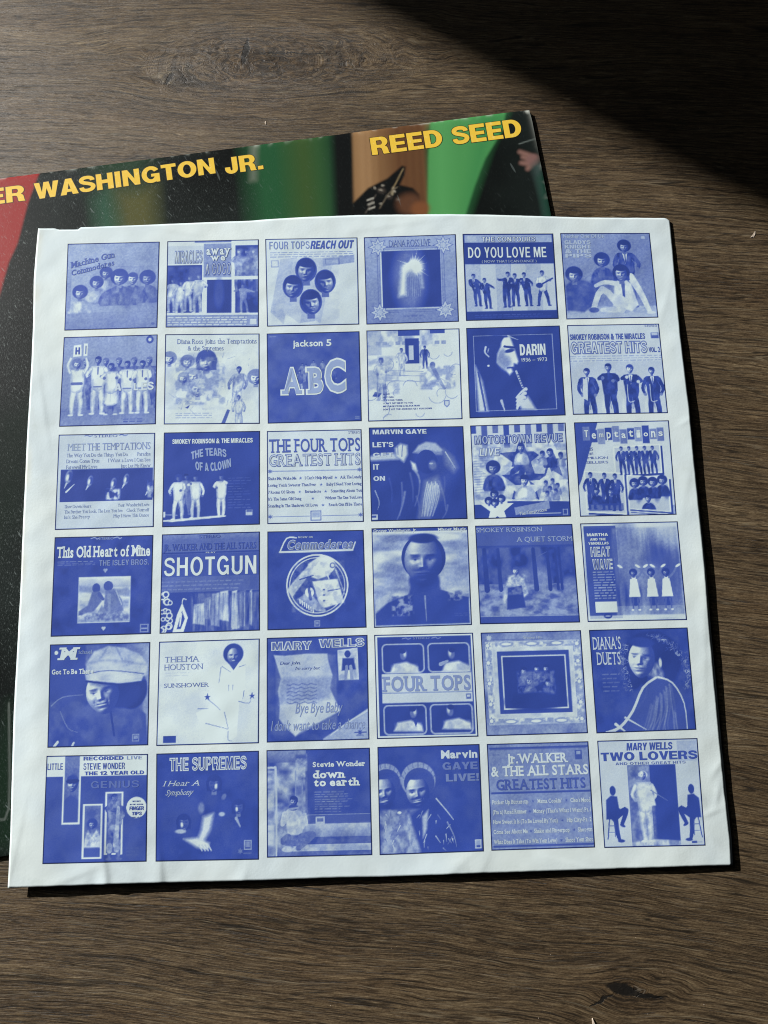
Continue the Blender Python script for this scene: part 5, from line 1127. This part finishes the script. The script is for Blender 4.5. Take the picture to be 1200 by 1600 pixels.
@cover('dark picture of three tall photograph strips under a white title band')
def _(c):
    c.rect(0, 0, 1, 1, .13); c.tex(0, 0, 1, 1, .1, .18, 6, 6, 3); c.rect(0, 0, 1, .2, .9)
    for x0, y0, x1, y1 in ((.17, -.05, .345, .645), (.375, .46, .565, .965), (.59, .35, .765, .93)):
        c.rect(x0, y0, x1, y1, .93); c.rect(x0 + .016, y0 + .016, x1 - .016, y1 - .016, .28); c.tex(x0 + .016, max(0, y0 + .016), x1 - .016, y1 - .016, .15, .42, 10, 12, int(x0 * 50), 1.3, .8)
    c.rect(.186, .0, .329, .12, .35); c.head(.265, .27, .07, .4, .1, 'short', 1); c.ell(.25, .245, .05, .022, .02); c.ell(.3, .24, .03, .018, .02); c.poly([(.19, .62), (.19, .42), (.25, .37), (.325, .42), (.325, .62)], .14, .01)
    c.fig(.68, .36, .62, .35, .3, .2, .05, la=(.05, .3), ra=(.06, .42)); c.line([(.72, .5), (.7, .85)], .03, .75, .05); c.ell(.64, .87, .03, .05, .7); c.ell(.71, .87, .03, .04, .7); c.tex(.61, .37, .75, .91, .05, .8, 24, 24, 8, 1.6, .3)
    c.head(.47, .65, .04, .35, .1, 'afro'); c.poly([(.4, .78), (.43, .7), (.47, .76), (.51, .7), (.55, .76), (.55, .86), (.39, .86)], .8, .01); c.tex(.4, .7, .55, .86, .2, 1, 24, 24, 5, 1.5, .4); c.rect(.391, .87, .549, .94, .14)
    c.ell(.895, .5, .098, .098, .95)
    c.T('INCLUDES', .855, .435, .935, .45, .15, 'b'); c.T('IN THIS ALBUM', .83, .465, .96, .478, .15, 'b'); c.T('FINGER', .825, .49, .965, .525, .1, 'h', skew=.1); c.T('TIPS', .85, .54, .945, .572, .1, 'h', skew=.1); c.T('PART 1 & 2', .85, .585, .94, .598, .2, 'b')
    c.T('LITTLE', .012, .07, .165, .135, .1, 'b'); c.T('RECORDED', .365, .015, .76, .05, .08, 'h'); c.T('LIVE', .79, .015, .945, .05, .5, 'b'); c.T('STEVIE WONDER', .365, .075, .775, .14, .05, 'b'); c.T('THE 12 YEAR OLD', .38, .155, .965, .19, .05, 'h'); c.T('GENIUS', .44, .245, .92, .315, .27, 'b'); c.bars(.8, .86, .92, .95, 3, .22, 4, .4)
@cover('dark picture of three women half in shadow under outlined lettering')
def _(c):
    c.rect(0, 0, 1, 1, .08); c.tex(0, 0, 1, 1, .05, .13, 6, 6, 9); c.ell(.27, .55, .16, .13, .13, 0, .9)
    for x, y, r, q in ((.565, .3, .07, -1), (.8, .52, .06, 1), (.27, .65, .065, 1)): c.head(x, y, r, .55, .05, 'long', -q); c.ell(x + q * r * .3, y, r * .5, r * .9, .05, 0, .6, .85); c.ell(x - q * r * .25, y + r * .3, r * .2, r * .35, .9, 0, .8)
    c.poly([(.46, .6), (.56, .57), (.53, .72), (.46, .84), (.4, .82), (.44, .72)], .82, .04); c.poly([(.27, .8), (.4, .79), (.52, .84), (.5, .9), (.4, .88)], .85, .03); c.ell(.46, .86, .06, .03, .9, 20, .4)
    for k in range(4): c.line([(.42 + k * .03, .86), (.45 + k * .03, .91)], .018, .8, .01)
    c.ell(.64, .58, .03, .02, .7, 0, .5); c.line([(.78, .62), (.82, .7)], .03, .6, .01); c.ell(.24, .73, .05, .02, .7, 0, .5); c.ell(.66, .42, .02, .03, .35, 30, .6); c.ell(.44, .52, .03, .05, .4, 0, .7)
    c.frame(.855, .82, .93, .91, .01, .6); c.rect(.87, .835, .915, .885, .45); c.bars(.85, .93, .94, .95, 1, .5, 2); c.star(.82, .92, .03, .35, 6, .5)
    c.T('THE SUPREMES', .13, .045, .88, .17, .9, 'bo', t2=.1); c.T('I Hear A', .07, .26, .42, .31, .85, 's', skew=.45, wt=-.004); c.T('Symphony', .09, .345, .35, .395, .85, 's', skew=.45, wt=-.004)
@cover('picture of a man with a harmonica seated on city steps')
def _(c):
    c.rect(0, 0, 1, 1, .18); c.tex(0, 0, .4, 1, .1, .75, 5, 7, 4, 1.3); c.rect(.38, 0, 1, .62, .13); c.tex(.38, .0, 1, .62, .08, .18, 5, 5, 5); c.rect(.37, .04, .39, .6, .3); c.grad(0, 0, .38, .12, .5, .2, 1, .8)
    c.rect(.27, .2, .35, .68, .5); c.tex(.27, .05, .35, .68, .2, .75, 6, 16, 9, 1.2, .7); c.tex(.27, .04, .4, .3, .1, .8, 16, 16, 7, 1.6, .7); c.line([(0, .17), (.07, .17), (.09, .24), (.09, .99)], .02, .75); c.rect(0, .2, .075, 1, .62); c.tex(0, .2, .08, 1, .3, .85, 5, 14, 7, 1.2, .7)
    c.rect(.37, .615, 1, .62, .6); c.rect(.3, .70, 1, .82, .62); c.grad(.3, .7, 1, .82, .75, .45, 1); c.rect(.3, .82, 1, .89, .12); c.rect(.25, .89, 1, .95, .7); c.rect(.1, .95, 1, 1, .2); c.tex(.1, .68, 1, 1, .1, .9, 14, 14, 8, 1.4, .2)
    c.bust(.26, .49, .045, .3, .03, .85, w=1.9); c.rect(.18, .64, .34, .68, .1); c.poly([(.17, .6), (.2, .56), (.33, .58), (.37, .7), (.33, .8), (.2, .8)], .85, .01); c.line([(.17, .6), (.15, .7), (.23, .6)], .045, .8, .03); c.line([(.36, .62), (.37, .7), (.28, .58)], .045, .8, .03); c.ell(.255, .545, .045, .03, .12); c.line([(.22, .56), (.3, .55)], .02, .6); c.line([(.33, .82), (.44, .8), (.3, .92)], .07, .3, .05); c.line([(.2, .82), (.16, .86), (.3, .88)], .07, .25, .05); c.ell(.2, .93, .06, .025, .75); c.tex(.14, .54, .42, .95, 0, .9, 22, 22, 8, 1.5, .2)
    c.bars(.46, .395, .82, .6, 9, .75, 5, .2, .35, .8); c.rect(.465, .635, .555, .725, .7); c.rect(.48, .65, .54, .68, .3)
    c.T('Stevie Wonder', .445, .125, .955, .17, .97, 'bs', wt=.03); c.T('down', .445, .21, .75, .275, .98, 'hs', wt=.04); c.T('to earth', .455, .285, .89, .35, .98, 'hs', wt=.04)
@cover('dark picture of two bearded men in knitted caps')
def _(c):
    c.rect(0, 0, 1, 1, .1); c.tex(0, 0, 1, 1, .07, .14, 8, 8, 3)
    for x, y, r, m in ((.07, .33, .15, 1), (.39, .34, .165, 1)):
        c.ell(x, y - .02, r * 1.02, r * 1.0, .55, 0, .06); c.ell(x + .01, y + .01, r * .9, r * .86, .14); 
        for k in range(9): a = math.radians(-165 + k * 19); c.line([(x + math.cos(a) * r * .88, y + math.sin(a) * r * .86), (x + math.cos(a) * r * 1.02, y - .02 + math.sin(a) * r)], .010, .2, al=.6)
        c.face(x - .005, y + .10, r * .92, .48, (-.65, -.6), -.3, -8, .85, .74); c.ell(x + .005, y + .215, r * .5, r * .22, .05, -6, .5, .75); c.ell(x - .02, y + .155, r * .35, r * .06, .06, -6, .5, .8); c.ell(x - .02, y + .185, r * .2, r * .03, .85, -6, .4)
        c.ell(x, y - .055, r * .66, r * .2, .12, -6, .2)
    c.poly([(0, .62), (.12, .6), (.3, .66), (.42, 1), (0, 1)], .36, .03); c.tex(0, .58, .42, 1, .08, .85, 13, 10, 7, 1.5, .6); c.poly([(.3, .65), (.5, .5), (.62, .55), (.75, .75), (.78, 1), (.4, 1)], .08, .03)
    for k in range(40):
        x = .03 + .7 * rng.random(); y = .6 + .36 * rng.random(); c.line([(x, y), (x + rng.normal() * .02, y + .06 * rng.random() + .02)], .010, .3 + .6 * rng.random(), .003)
    c.line([(.56, .5), (.66, .62), (.72, .7)], .012, .8, .006); c.line([(.66, .72), (.72, .85), (.74, .95)], .014, .5, .004); c.poly([(.42, .66), (.48, .6), (.46, .78), (.42, .86)], .7, .02); c.ell(.2, .62, .02, .012, .9); c.frame(.92, .89, .98, .97, .01, .8); c.rect(.93, .9, .97, .94, .6)
    c.T('Marvin', .62, .055, .975, .125, .9, 'h'); c.T('GAYE', .63, .165, .975, .235, .34, 'h'); c.T('LIVE!', .66, .275, .985, .345, .42, 'h')
@cover('mid blue picture of three title lines above five rows of song titles')
def _(c):
    c.rect(0, 0, 1, 1, .46); c.tex(0, 0, 1, 1, .42, .52, 5, 5, 3)
    for y in (.045, .47, .965): c.line([(.03, y), (.98, y)], .02, .14)
    c.rect(.03, .06, .97, .064, .25); c.rect(.86, .08, .93, .17, .16); c.rect(.875, .09, .915, .12, .6); c.bars(.05, .1, .12, .115, 1, .15, 2)
    rows = (('Pucker Up Buttercup', .03, .38), ("Mama Cookin'", .47, .705), ("Cleo's Mood", .79, .985), ("(I'm a) Road Runner", .03, .36), ("Money (That's What I Want) Pt. 1", .425, .985), ('How Sweet It Is (To Be Loved By You)', .03, .655), ('Hip City-Pt. 2', .745, .985), ('Come See About Me', .03, .36), ('Shake and Fingerpop', .42, .765), ('Shotgun', .845, .985), ('What Does It Take (To Win Your Love)', .03, .64), ('Shoot Your Shot', .72, .985))
    for (w, a, b), k in zip(rows, (0, 0, 0, 1, 1, 2, 2, 3, 3, 3, 4, 4)): c.T(w, a, .535 + k * .092, b, .572 + k * .092, .92, 'sb', wt=.018)
    for x, k in ((.425, 0), (.75, 0), (.39, 1), (.7, 2), (.39, 3), (.81, 3), (.68, 4)): c.star(x, .555 + k * .092, .015, .12)
    c.T('Jr.WALKER', .19, .105, .785, .19, .95, 'bs', wt=.03); c.T('& THE ALL STARS', .03, .22, .985, .31, .95, 'bs', wt=.025); c.T('GREATEST HITS', .075, .345, .95, .44, .12, 'bs', wt=.025)
@cover('pale picture of a woman in white between two dark figures on stools')
def _(c):
    c.rect(0, 0, 1, 1, .8); c.rect(.79, .02, .985, .21, .68); c.rect(.28, .24, .76, .985, .07); c.rect(.28, .24, .5, .985, .35); c.tex(.28, .24, .5, .985, .15, .6, 10, 14, 5, 1.4, .7); c.poly([(.28, .96), (.5, .93), (.76, .95), (.76, .985), (.28, .985)], .7, .01); c.tex(.28, .93, .76, .985, .2, .95, 26, 10, 6, 1.5, .5)
    c.fig(.43, .28, .68, .9, .86, .6, .75, style='curly', la=(-.13, .42), ra=(.12, .42), feet=(-.02, .05)); c.poly([(.36, .44), (.5, .44), (.54, .62), (.4, .64)], .88, .01); c.tex(.34, .42, .54, .96, .3, 1, 16, 22, 8, 1.2, .25); c.line([(.5, .48), (.66, .58)], .01, .4, .004)
    for x, q in ((.12, 1), (.9, -1)):
        c.ell(x, .475, .03, .045, .06); c.poly([(x - q * .07, .56), (x - q * .02, .52), (x + q * .04, .53), (x + q * .05, .62), (x + q * .03, .74), (x - q * .08, .74)], .06, .006); c.line([(x, .73), (x + q * .12, .66), (x + q * .07, .79)], .06, .06, .035); c.line([(x + q * .02, .58), (x + q * .05, .66), (x + q * .11, .64)], .035, .06, .025); c.line([(x + q * .01, .74), (x + q * .025, .88), (x + q * .04, .93)], .05, .06, .03); c.ell(x + q * .055, .94, .035, .014, .06); c.ell(x + q * .08, .8, .025, .013, .06, 30 * q)
        c.line([(x - q * .05, .74), (x - q * .075, .92)], .010, .06); c.line([(x - q * .0, .76), (x - q * .0, .9)], .008, .15)
        for y in (.8, .86): c.line([(x - q * .06, y), (x + q * .0, y)], .006, .3)
    c.rect(.87, .955, .92, .975, .1); c.bars(.92, .96, .98, .97, 1, .4, 3)
    c.T('MARY WELLS', .285, .03, .74, .1, .06, 'h', skew=.1); c.T('TWO LOVERS', .025, .115, .985, .195, .06, 'h'); c.T('AND OTHER GREAT HITS', .165, .21, .865, .236, .25, 'b')

CORNERS = [[-14.1, 14.09, -9.69, 14.1, -9.71, 9.71, -14.08, 9.68],
           [-9.32, 14.11, -4.92, 14.11, -4.92, 9.64, -9.32, 9.72],
           [-4.61, 14.12, -0.16, 14.1, -0.17, 9.65, -4.53, 9.65],
           [0.15, 14.1, 4.6, 14.16, 4.56, 9.68, 0.17, 9.64],
           [4.93, 14.17, 9.33, 14.09, 9.31, 9.71, 4.9, 9.71],
           [9.67, 14.1, 14.02, 14.01, 14.07, 9.66, 9.68, 9.67],
           [-14.09, 9.35, -9.69, 9.38, -9.68, 5.0, -14.13, 4.99],
           [-9.33, 9.38, -4.89, 9.31, -4.88, 4.9, -9.31, 4.98],
           [-4.55, 9.3, -0.17, 9.31, -0.16, 4.91, -4.51, 4.9],
           [0.16, 9.34, 4.57, 9.34, 4.52, 4.89, 0.14, 4.88],
           [4.89, 9.35, 9.34, 9.37, 9.33, 4.95, 4.85, 4.92],
           [9.69, 9.38, 14.07, 9.35, 14.11, 4.94, 9.67, 4.97],
           [-14.13, 4.61, -9.7, 4.59, -9.67, 0.19, -14.12, 0.17],
           [-9.3, 4.59, -4.87, 4.56, -4.88, 0.18, -9.29, 0.17],
           [-4.55, 4.54, -0.18, 4.52, -0.17, 0.18, -4.54, 0.19],
           [0.16, 4.59, 4.54, 4.55, 4.54, 0.19, 0.16, 0.19],
           [4.86, 4.57, 9.3, 4.6, 9.26, 0.18, 4.85, 0.17],
           [9.69, 4.6, 14.12, 4.59, 14.08, 0.14, 9.67, 0.16],
           [-14.11, -0.16, -9.68, -0.17, -9.69, -4.59, -14.1, -4.59],
           [-9.29, -0.16, -4.88, -0.14, -4.88, -4.57, -9.31, -4.59],
           [-4.54, -0.15, -0.19, -0.19, -0.16, -4.57, -4.55, -4.57],
           [0.17, -0.13, 4.54, -0.14, 4.52, -4.58, 0.17, -4.59],
           [4.87, -0.13, 9.29, -0.16, 9.34, -4.6, 4.88, -4.56],
           [9.65, -0.15, 14.1, -0.17, 14.12, -4.62, 9.68, -4.59],
           [-14.11, -4.93, -9.71, -4.94, -9.7, -9.34, -14.03, -9.32],
           [-9.32, -4.94, -4.89, -4.92, -4.93, -9.39, -9.35, -9.38],
           [-4.58, -4.9, -0.13, -4.89, -0.15, -9.37, -4.59, -9.37],
           [0.17, -4.9, 4.55, -4.92, 4.58, -9.38, 0.18, -9.36],
           [4.89, -4.93, 9.35, -4.94, 9.35, -9.37, 4.93, -9.37],
           [9.71, -4.94, 14.11, -4.95, 14.09, -9.36, 9.72, -9.39],
           [-14.05, -9.66, -9.7, -9.7, -9.66, -14.08, -14.03, -14.05],
           [-9.34, -9.7, -4.93, -9.7, -4.93, -14.14, -9.28, -14.09],
           [-4.6, -9.69, -0.14, -9.71, -0.14, -14.1, -4.59, -14.07],
           [0.19, -9.69, 4.61, -9.69, 4.59, -14.09, 0.17, -14.11],
           [4.93, -9.7, 9.34, -9.71, 9.32, -14.07, 4.91, -14.07],
           [9.73, -9.7, 14.1, -9.71, 14.03, -14.13, 9.71, -14.1]]
for (label, paint), cor in zip(COVERS, CORNERS):
    cv = Cv(.8); paint(cv); place_cover(cor, cv, label)

# ------------------------------------------------------------------ the dark record jacket underneath
JL, JTH = 0.314, 0.0019
jth = math.radians(6.95)
jex = np.array([math.cos(jth), math.sin(jth)]); jey = np.array([math.sin(jth), -math.cos(jth)])
jTL = np.array([0.08622, 0.20885]) - JL * jex
def jpt(a, b, z):
    a = np.asarray(a, float); b = np.asarray(b, float)
    p = jTL + JL * (a[..., None] * jex + b[..., None] * jey)
    return np.concatenate([p, np.broadcast_to(np.asarray(z, float), a.shape)[..., None]], -1)
def jacket_mat():
    p = NT('glossy_card_print')
    at = p.n('ShaderNodeAttribute', attribute_name='print')
    X, Y, Z = p.xyz(); v = p.vec(X, Y, Z)
    c, s = math.cos(jth), math.sin(jth)
    A = p.mul(p.add(p.mul(X, c), p.mul(Y, s)), 100.0); B = p.mul(p.sub(p.mul(Y, c), p.mul(X, s)), 100.0)
    # scuffs: fine mostly upright scratches and flecks, thicker towards the worn left half
    wear = p.rng(p.noise(p.vec(p.mul(A, .16), p.mul(B, .16)), 1.0, 3.0, .6), .34, .56)
    left = p.rng(A, -13.0, 2.0, 1.0, 0.12)
    s1 = p.noise(p.vec(p.add(p.mul(A, 34.0), p.mul(B, -2.0)), p.mul(B, 6.0), 1.0), 1.0, 3.0, .65)
    s2 = p.noise(p.vec(p.mul(A, 30.0), p.mul(B, 22.0), 4.0), 1.0, 4.0, .7)
    s3 = p.noise(p.vec(p.add(p.mul(A, 8.0), p.mul(B, 5.0)), p.sub(p.mul(B, 1.2), p.mul(A, 1.6)), 7.0), 1.0, 2.0, .5)
    k = p.op('MAXIMUM', p.rng(s1, .55, .72), p.op('MAXIMUM', p.rng(s2, .57, .72), p.rng(s3, .665, .70)))
    k = p.op('MAXIMUM', p.mul(k, p.mul(p.add(p.mul(wear, .8), .2), left)), p.mul(p.rng(p.noise(p.vec(p.add(p.mul(A, 2.2), p.mul(B, .5)), p.sub(p.mul(B, .35), p.mul(A, .22)), 3.0), 1.0, 1.0, .4), .765, .78), .5))
    col = p.mix(p.mul(k, .42), at.outputs['Color'], (.20, .25, .245))
    h = p.add(p.mul(s2, .7), p.mul(s1, .5))
    return p.done(col, p.add(.30, p.mul(k, .3)), p.bump(h, .25, .00025), .28)
JM = jacket_mat()
jacket = thing('record_jacket', 'dark glossy album jacket with yellow lettering, half hidden under the white sleeve', 'record jacket')
jc = Cv((.008, .010, .010), 640, 3)
K3 = (.006, .007, .0075)
jc.tex(0, 0, 1, 1, (.004, .005, .005), (.012, .017, .016), 7, 7, 3)
# blurred coloured stripes of the picture; grounds run from top to bottom of the jacket
jc.poly([(-.02, -.02), (.2199, -.02), (.2199, 0), (.1987, .0497), (.1784, .1137), (.1627, .1434), (.12, .27), (-.02, .62)], (.30, .03, .028), .002)
jc.tex(0, 0, .22, .6, (.30, .03, .03), (.46, .07, .06), 9, 9, 5, 1, 0.0)
jc.poly([(.30, -.02), (.395, -.02), (.385, .3), (.31, .3)], (.02, .05, .026), .05, .8); jc.poly([(.335, .05), (.395, .05), (.385, .3), (.33, .3)], (.10, .095, .03), .035, .8); jc.poly([(.30, .06), (.325, .04), (.35, .2), (.3, .3)], (.03, .10, .06), .03, .7)
jc.poly([(.545, -.02), (.68, -.02), (.655, .4), (.53, .4)], (.018, .085, .034), .045); jc.poly([(.61, -.02), (.66, -.02), (.63, .4), (.59, .4)], (.05, .085, .022), .04, .7); jc.poly([(.555, -.02), (.566, -.02), (.553, .06), (.545, .06)], (.2, .22, .18), .012, .7)
jc.poly([(.684, -.02), (.716, -.02), (.668, .4), (.64, .4)], K3, .012)
jc.poly([(.7165, -.02), (.845, -.02), (.81, .4), (.665, .4)], (.24, .135, .062), .004); jc.poly([(.765, -.02), (.842, -.02), (.805, .4), (.73, .4)], (.085, .036, .018), .04, .85); jc.poly([(.724, -.02), (.745, -.02), (.70, .4), (.68, .4)], (.36, .22, .11), .02, .7)
for k in range(9): jc.line([(.735 + k * .0115, -.01), (.70 + k * .0115, .3)], .004, (.16, .08, .035), al=.35, soft=.006)
jc.poly([(.826, .02), (.842, .0), (.835, .3), (.80, .3)], (.009, .008, .008), .008)
jc.poly([(.8435, -.02), (.9615, -.02), (.9609, .0), (.95, .03), (.9302, .0558), (.915, .075), (.9027, .0966), (.89, .12), (.8691, .1632), (.85, .3), (.79, .4), (.8101, .1547), (.826, .06)], (.07, .27, .085), .003); jc.poly([(.845, -.02), (.87, -.02), (.84, .2), (.815, .2)], (.095, .33, .11), .03, .7); jc.poly([(.92, .0), (.958, .0), (.92, .06), (.87, .16)], (.035, .20, .065), .03, .7)
# generic horn keys
jc.poly([(.690, .16), (.6963, .1218), (.7249, .0985), (.757, .0866), (.7831, .0682), (.7887, .0712), (.7846, .085), (.7751, .1003), (.7941, .1085), (.8023, .1207), (.80, .19), (.70, .19)], K3, .002)
jc.line([(.784, .074), (.772, .092), (.764, .104)], .002, (.20, .15, .08), .002); jc.line([(.764, .104), (.76, .115)], .004, (.25, .21, .14))
for x, y, r in ((.745, .106, .0055), (.755, .118, .0045), (.770, .126, .005)):
    jc.ell(x, y, r * 1.3, r, (.030, .025, .022), 20); jc.ell(x - r * .2, y - r * .2, r * .5, r * .22, (.30, .27, .22), 25)
for x, y, an in ((.735, .1, 60), (.748, .0975, 20), (.765, .110, 50), (.741, .128, 10), (.78, .132, 0)): jc.ell(x, y, .0018, .0009, (.5, .46, .38), an)
jc.line([(.738, .135), (.756, .112), (.77, .104)], .0018, (.12, .10, .07)); jc.line([(.715, .14), (.735, .112)], .0016, (.08, .07, .06))
for k in range(3): jc.line([(.721, .119 + k * .0075), (.730, .117 + k * .0075)], .0026, (.33, .32, .28))
jc.ell(.785, .135, .02, .018, (.10, .045, .025), 0, .8); jc.ell(.80, .145, .014, .012, (.18, .07, .03), 0, .8)
# hand at the right edge and its greenish sleeve
for a, b in (((.971, .0715), (.984, .080)), ((.970, .0905), (.981, .0925)), ((.974, .081), (.985, .086)), ((.978, .102), (.984, .096))): jc.line([a, b, (.99, .088)], .0065, (.22, .12, .10), .012, soft=.004)
jc.ell(.99, .088, .012, .010, (.20, .11, .10), 0, .5); jc.poly([(.985, .098), (1.01, .08), (1.01, .3), (.985, .3), (.99, .16)], (.045, .075, .07), .012, .9); jc.poly([(.99, .12), (1.01, .1), (1.01, .3), (.985, .3)], (.012, .055, .035), .012, .8)
jc.line([(.972, .0575), (1.0, .0523)], .0012, (.16, .19, .18))
jc.poly([(.09, .88), (.118, .8), (.118, .99), (.085, .99)], (.008, .024, .012), .03, .8); jc.line([(.118, .80), (.108, .94), (.09, .95)], .002, (.12, .14, .13)); jc.poly([(.12, .38), (.2, .36), (.15, .55), (.1, .6)], (.007, .014, .010), .05, .8)
JN = 561
g = np.linspace(0, 1, JN); ja, jb = np.meshgrid(g, g)
gi = np.clip(g * 640 - .5, 0, 638.99); i0 = gi.astype(int); fr = gi - i0
R0 = jc.a[i0] * (1 - fr)[:, None, None] + jc.a[i0 + 1] * fr[:, None, None]
JC = R0[:, i0] * (1 - fr)[None, :, None] + R0[:, i0 + 1] * fr[None, :, None]
# edges roll over slightly; whitened worn rims and corner
ed = np.minimum(np.minimum(ja, 1 - ja), np.minimum(jb, 1 - jb)) * JL
jz = JTH - .0003 * np.exp(-ed / .0009)
worn = np.exp(-ed / .0007) * np.clip(jc.fbm(90, 90, 5, 2)[np.minimum((np.arange(JN) * 640 // JN), 639)][:, np.minimum((np.arange(JN) * 640 // JN), 639)] * 4 - 2.3, 0, 1) * .6
cor = np.hypot((1 - ja), jb) * JL
worn = np.maximum(worn, np.clip(1.9 - cor / .0016, 0, 1)); worn = np.maximum(worn, np.exp(-((1 - ja) * JL / .0007)) * np.clip(1 - jb / .09, 0, 1) * .8)
JC = JC + (np.array((.50, .53, .48)) - JC) * np.clip(worn, 0, 1)[..., None]
ja2 = ja - .0012 * np.clip(1 - cor / .006, 0, 1); jb2 = jb + .0010 * np.clip(1 - cor / .006, 0, 1)
o = mesh_obj('front_panel', jpt(ja2.ravel(), jb2.ravel(), jz.ravel()), gridfaces(JN, JN, 0, True), JM, jacket, True, ('print', JC.reshape(-1, 3)))
cm = NT('card_edge'); cm = cm.done((.13, .13, .12), .8)
def slab(name, z0, z1, inset, mat):
    q = [(inset, inset), (1 - inset - .0015, inset), (1 - inset, inset + .0015), (1 - inset, 1 - inset), (inset, 1 - inset)]
    n = len(q); qa = np.array(q)
    V = np.concatenate([jpt(qa[:, 0], qa[:, 1], z0), jpt(qa[:, 0], qa[:, 1], z1)])
    F = [tuple(range(n)), tuple(range(2 * n - 1, n - 1, -1))] + [(i, i + n, (i + 1) % n + n, (i + 1) % n) for i in range(n)]
    return mesh_obj(name, V, F, mat, jacket)
slab('card_core', 0.00045, 0.00136, .0008, cm)
bk = NT('dark_card'); bk = bk.done((.012, .014, .014), .5)
slab('back_panel', 0.0001, 0.00042, 0.0, bk)
def jtext(name, lines, mat, z, grow=0.0):
    V = []; F = []; n = 0
    for txt, a0, top, a1, base, rot in lines:
        vv, ff, wd_ = grot(txt, grow)
        X = vv[:, 0] / wd_ * (a1 - a0); Yv = vv[:, 1] * (base - top); cr, sr = math.cos(math.radians(rot)), math.sin(math.radians(rot))
        V.append(jpt(a0 + X * cr - Yv * sr, base - Yv * cr - X * sr, z + vv[:, 2] * .00001)); F += [tuple(i + n for i in f) for f in ff]; n += len(vv)
    return mesh_obj(name, np.concatenate(V), F, mat, jacket)
JT = [('GROVER', -.005 + .01, .0165, .196, .0435, 0), ('WASHINGTON', .2108, .0168, .4935, .0440, .9), ('JR.', .5080, .0158, .5680, .0436, .6), ('REED', .7395, .0138, .8535, .0440, -.2), ('SEED', .8690, .0136, .9805, .0446, -.2)]
ye = NT('yellow_print'); yx, yy, yz = ye.xyz()
yn = ye.noise(ye.vec(yx, yy, yz), 700.0, 3.0, .65)
yem = ye.done(ye.mix(ye.rng(yn, .55, .72, 0, .4), (.80, .53, .055), (.88, .72, .32)), .4, None, .5)
bl = NT('black_print'); blm = bl.done((.006, .006, .007), .45)
for nm, ln in (('name_lettering', JT[:3]), ('title_lettering', JT[3:])):
    lt = jtext(nm, ln, yem, JTH + .00008)
    jtext('lettering_outline', ln, blm, JTH + .00004, .026).parent = lt

# ------------------------------------------------------------------ crumbs on the boards
cw = NT('pale_chip'); cwx = cw.done((.50, .42, .34), .8)
def chip(name, label, cat, x, y, pts, h, seed):
    r = random.Random(seed); n = len(pts)
    V = [(x + a, y + b, 0.0001) for a, b in pts] + [(x + a * .8 + r.uniform(-1, 1) * .0001, y + b * .8, h * r.uniform(.5, 1)) for a, b in pts]
    F = [tuple(range(n - 1, -1, -1)), tuple(range(n, 2 * n))] + [(i, (i + 1) % n, (i + 1) % n + n, i + n) for i in range(n)]
    o = mesh_obj(name, V, F, cwx); o['label'] = label; o['category'] = cat
    return o
m = .001
chip('paper_flake', 'small white paper flake on the boards above the yellow lettering', 'flake', -.0462, .2055, [(-.2*m, -1.0*m), (.25*m, -1.1*m), (.4*m, -.2*m), (.1*m, 1.0*m), (-.25*m, .8*m), (-.4*m, .1*m)], .00025, 1)
chip('wood_chip', 'pointed pale chip lying on the boards at the right, near the edge of the shade', 'wood chip', .1922, .1396, [(-1.7*m, -1.6*m), (.1*m, -1.5*m), (.9*m, .3*m), (1.3*m, 1.8*m), (.9*m, 1.7*m), (-.2*m, .1*m)], .0004, 2)
chip('splinter', 'tiny pale splinter at the bottom edge of the photo beside the lower knot', 'splinter', .0884, -.2094, [(-.5*m, -1.6*m), (.7*m, -1.7*m), (1.0*m, -1.4*m), (-.3*m, 1.5*m), (-.7*m, 1.2*m)], .0008, 3)
V = []; F = []
r = random.Random(11)
for k in range(60):
    x, y = r.uniform(-.18, .215), r.choice((r.uniform(-.215, -.155), r.uniform(.19, .28), r.uniform(-.215, .28)))
    s = r.uniform(.06, .16) * m; a = r.random() * 6.3; e = s * r.uniform(1, 2.2); n = len(V)
    V += [(x + e * math.cos(a), y + e * math.sin(a), 3e-5), (x - s * math.sin(a), y + s * math.cos(a), 3e-5), (x - e * math.cos(a), y - e * math.sin(a), 3e-5), (x + s * math.sin(a), y - s * math.cos(a), 3e-5), (x, y, s * 1.3)]
    F += [(n, n + 1, n + 4), (n + 1, n + 2, n + 4), (n + 2, n + 3, n + 4), (n + 3, n, n + 4)]
dust = mesh_obj('dust', V, F, cwx)
dust['kind'] = 'stuff'; dust['label'] = 'specks of pale dust scattered over the wooden boards'; dust['category'] = 'dust'
bpy.data.objects.remove(_fo)
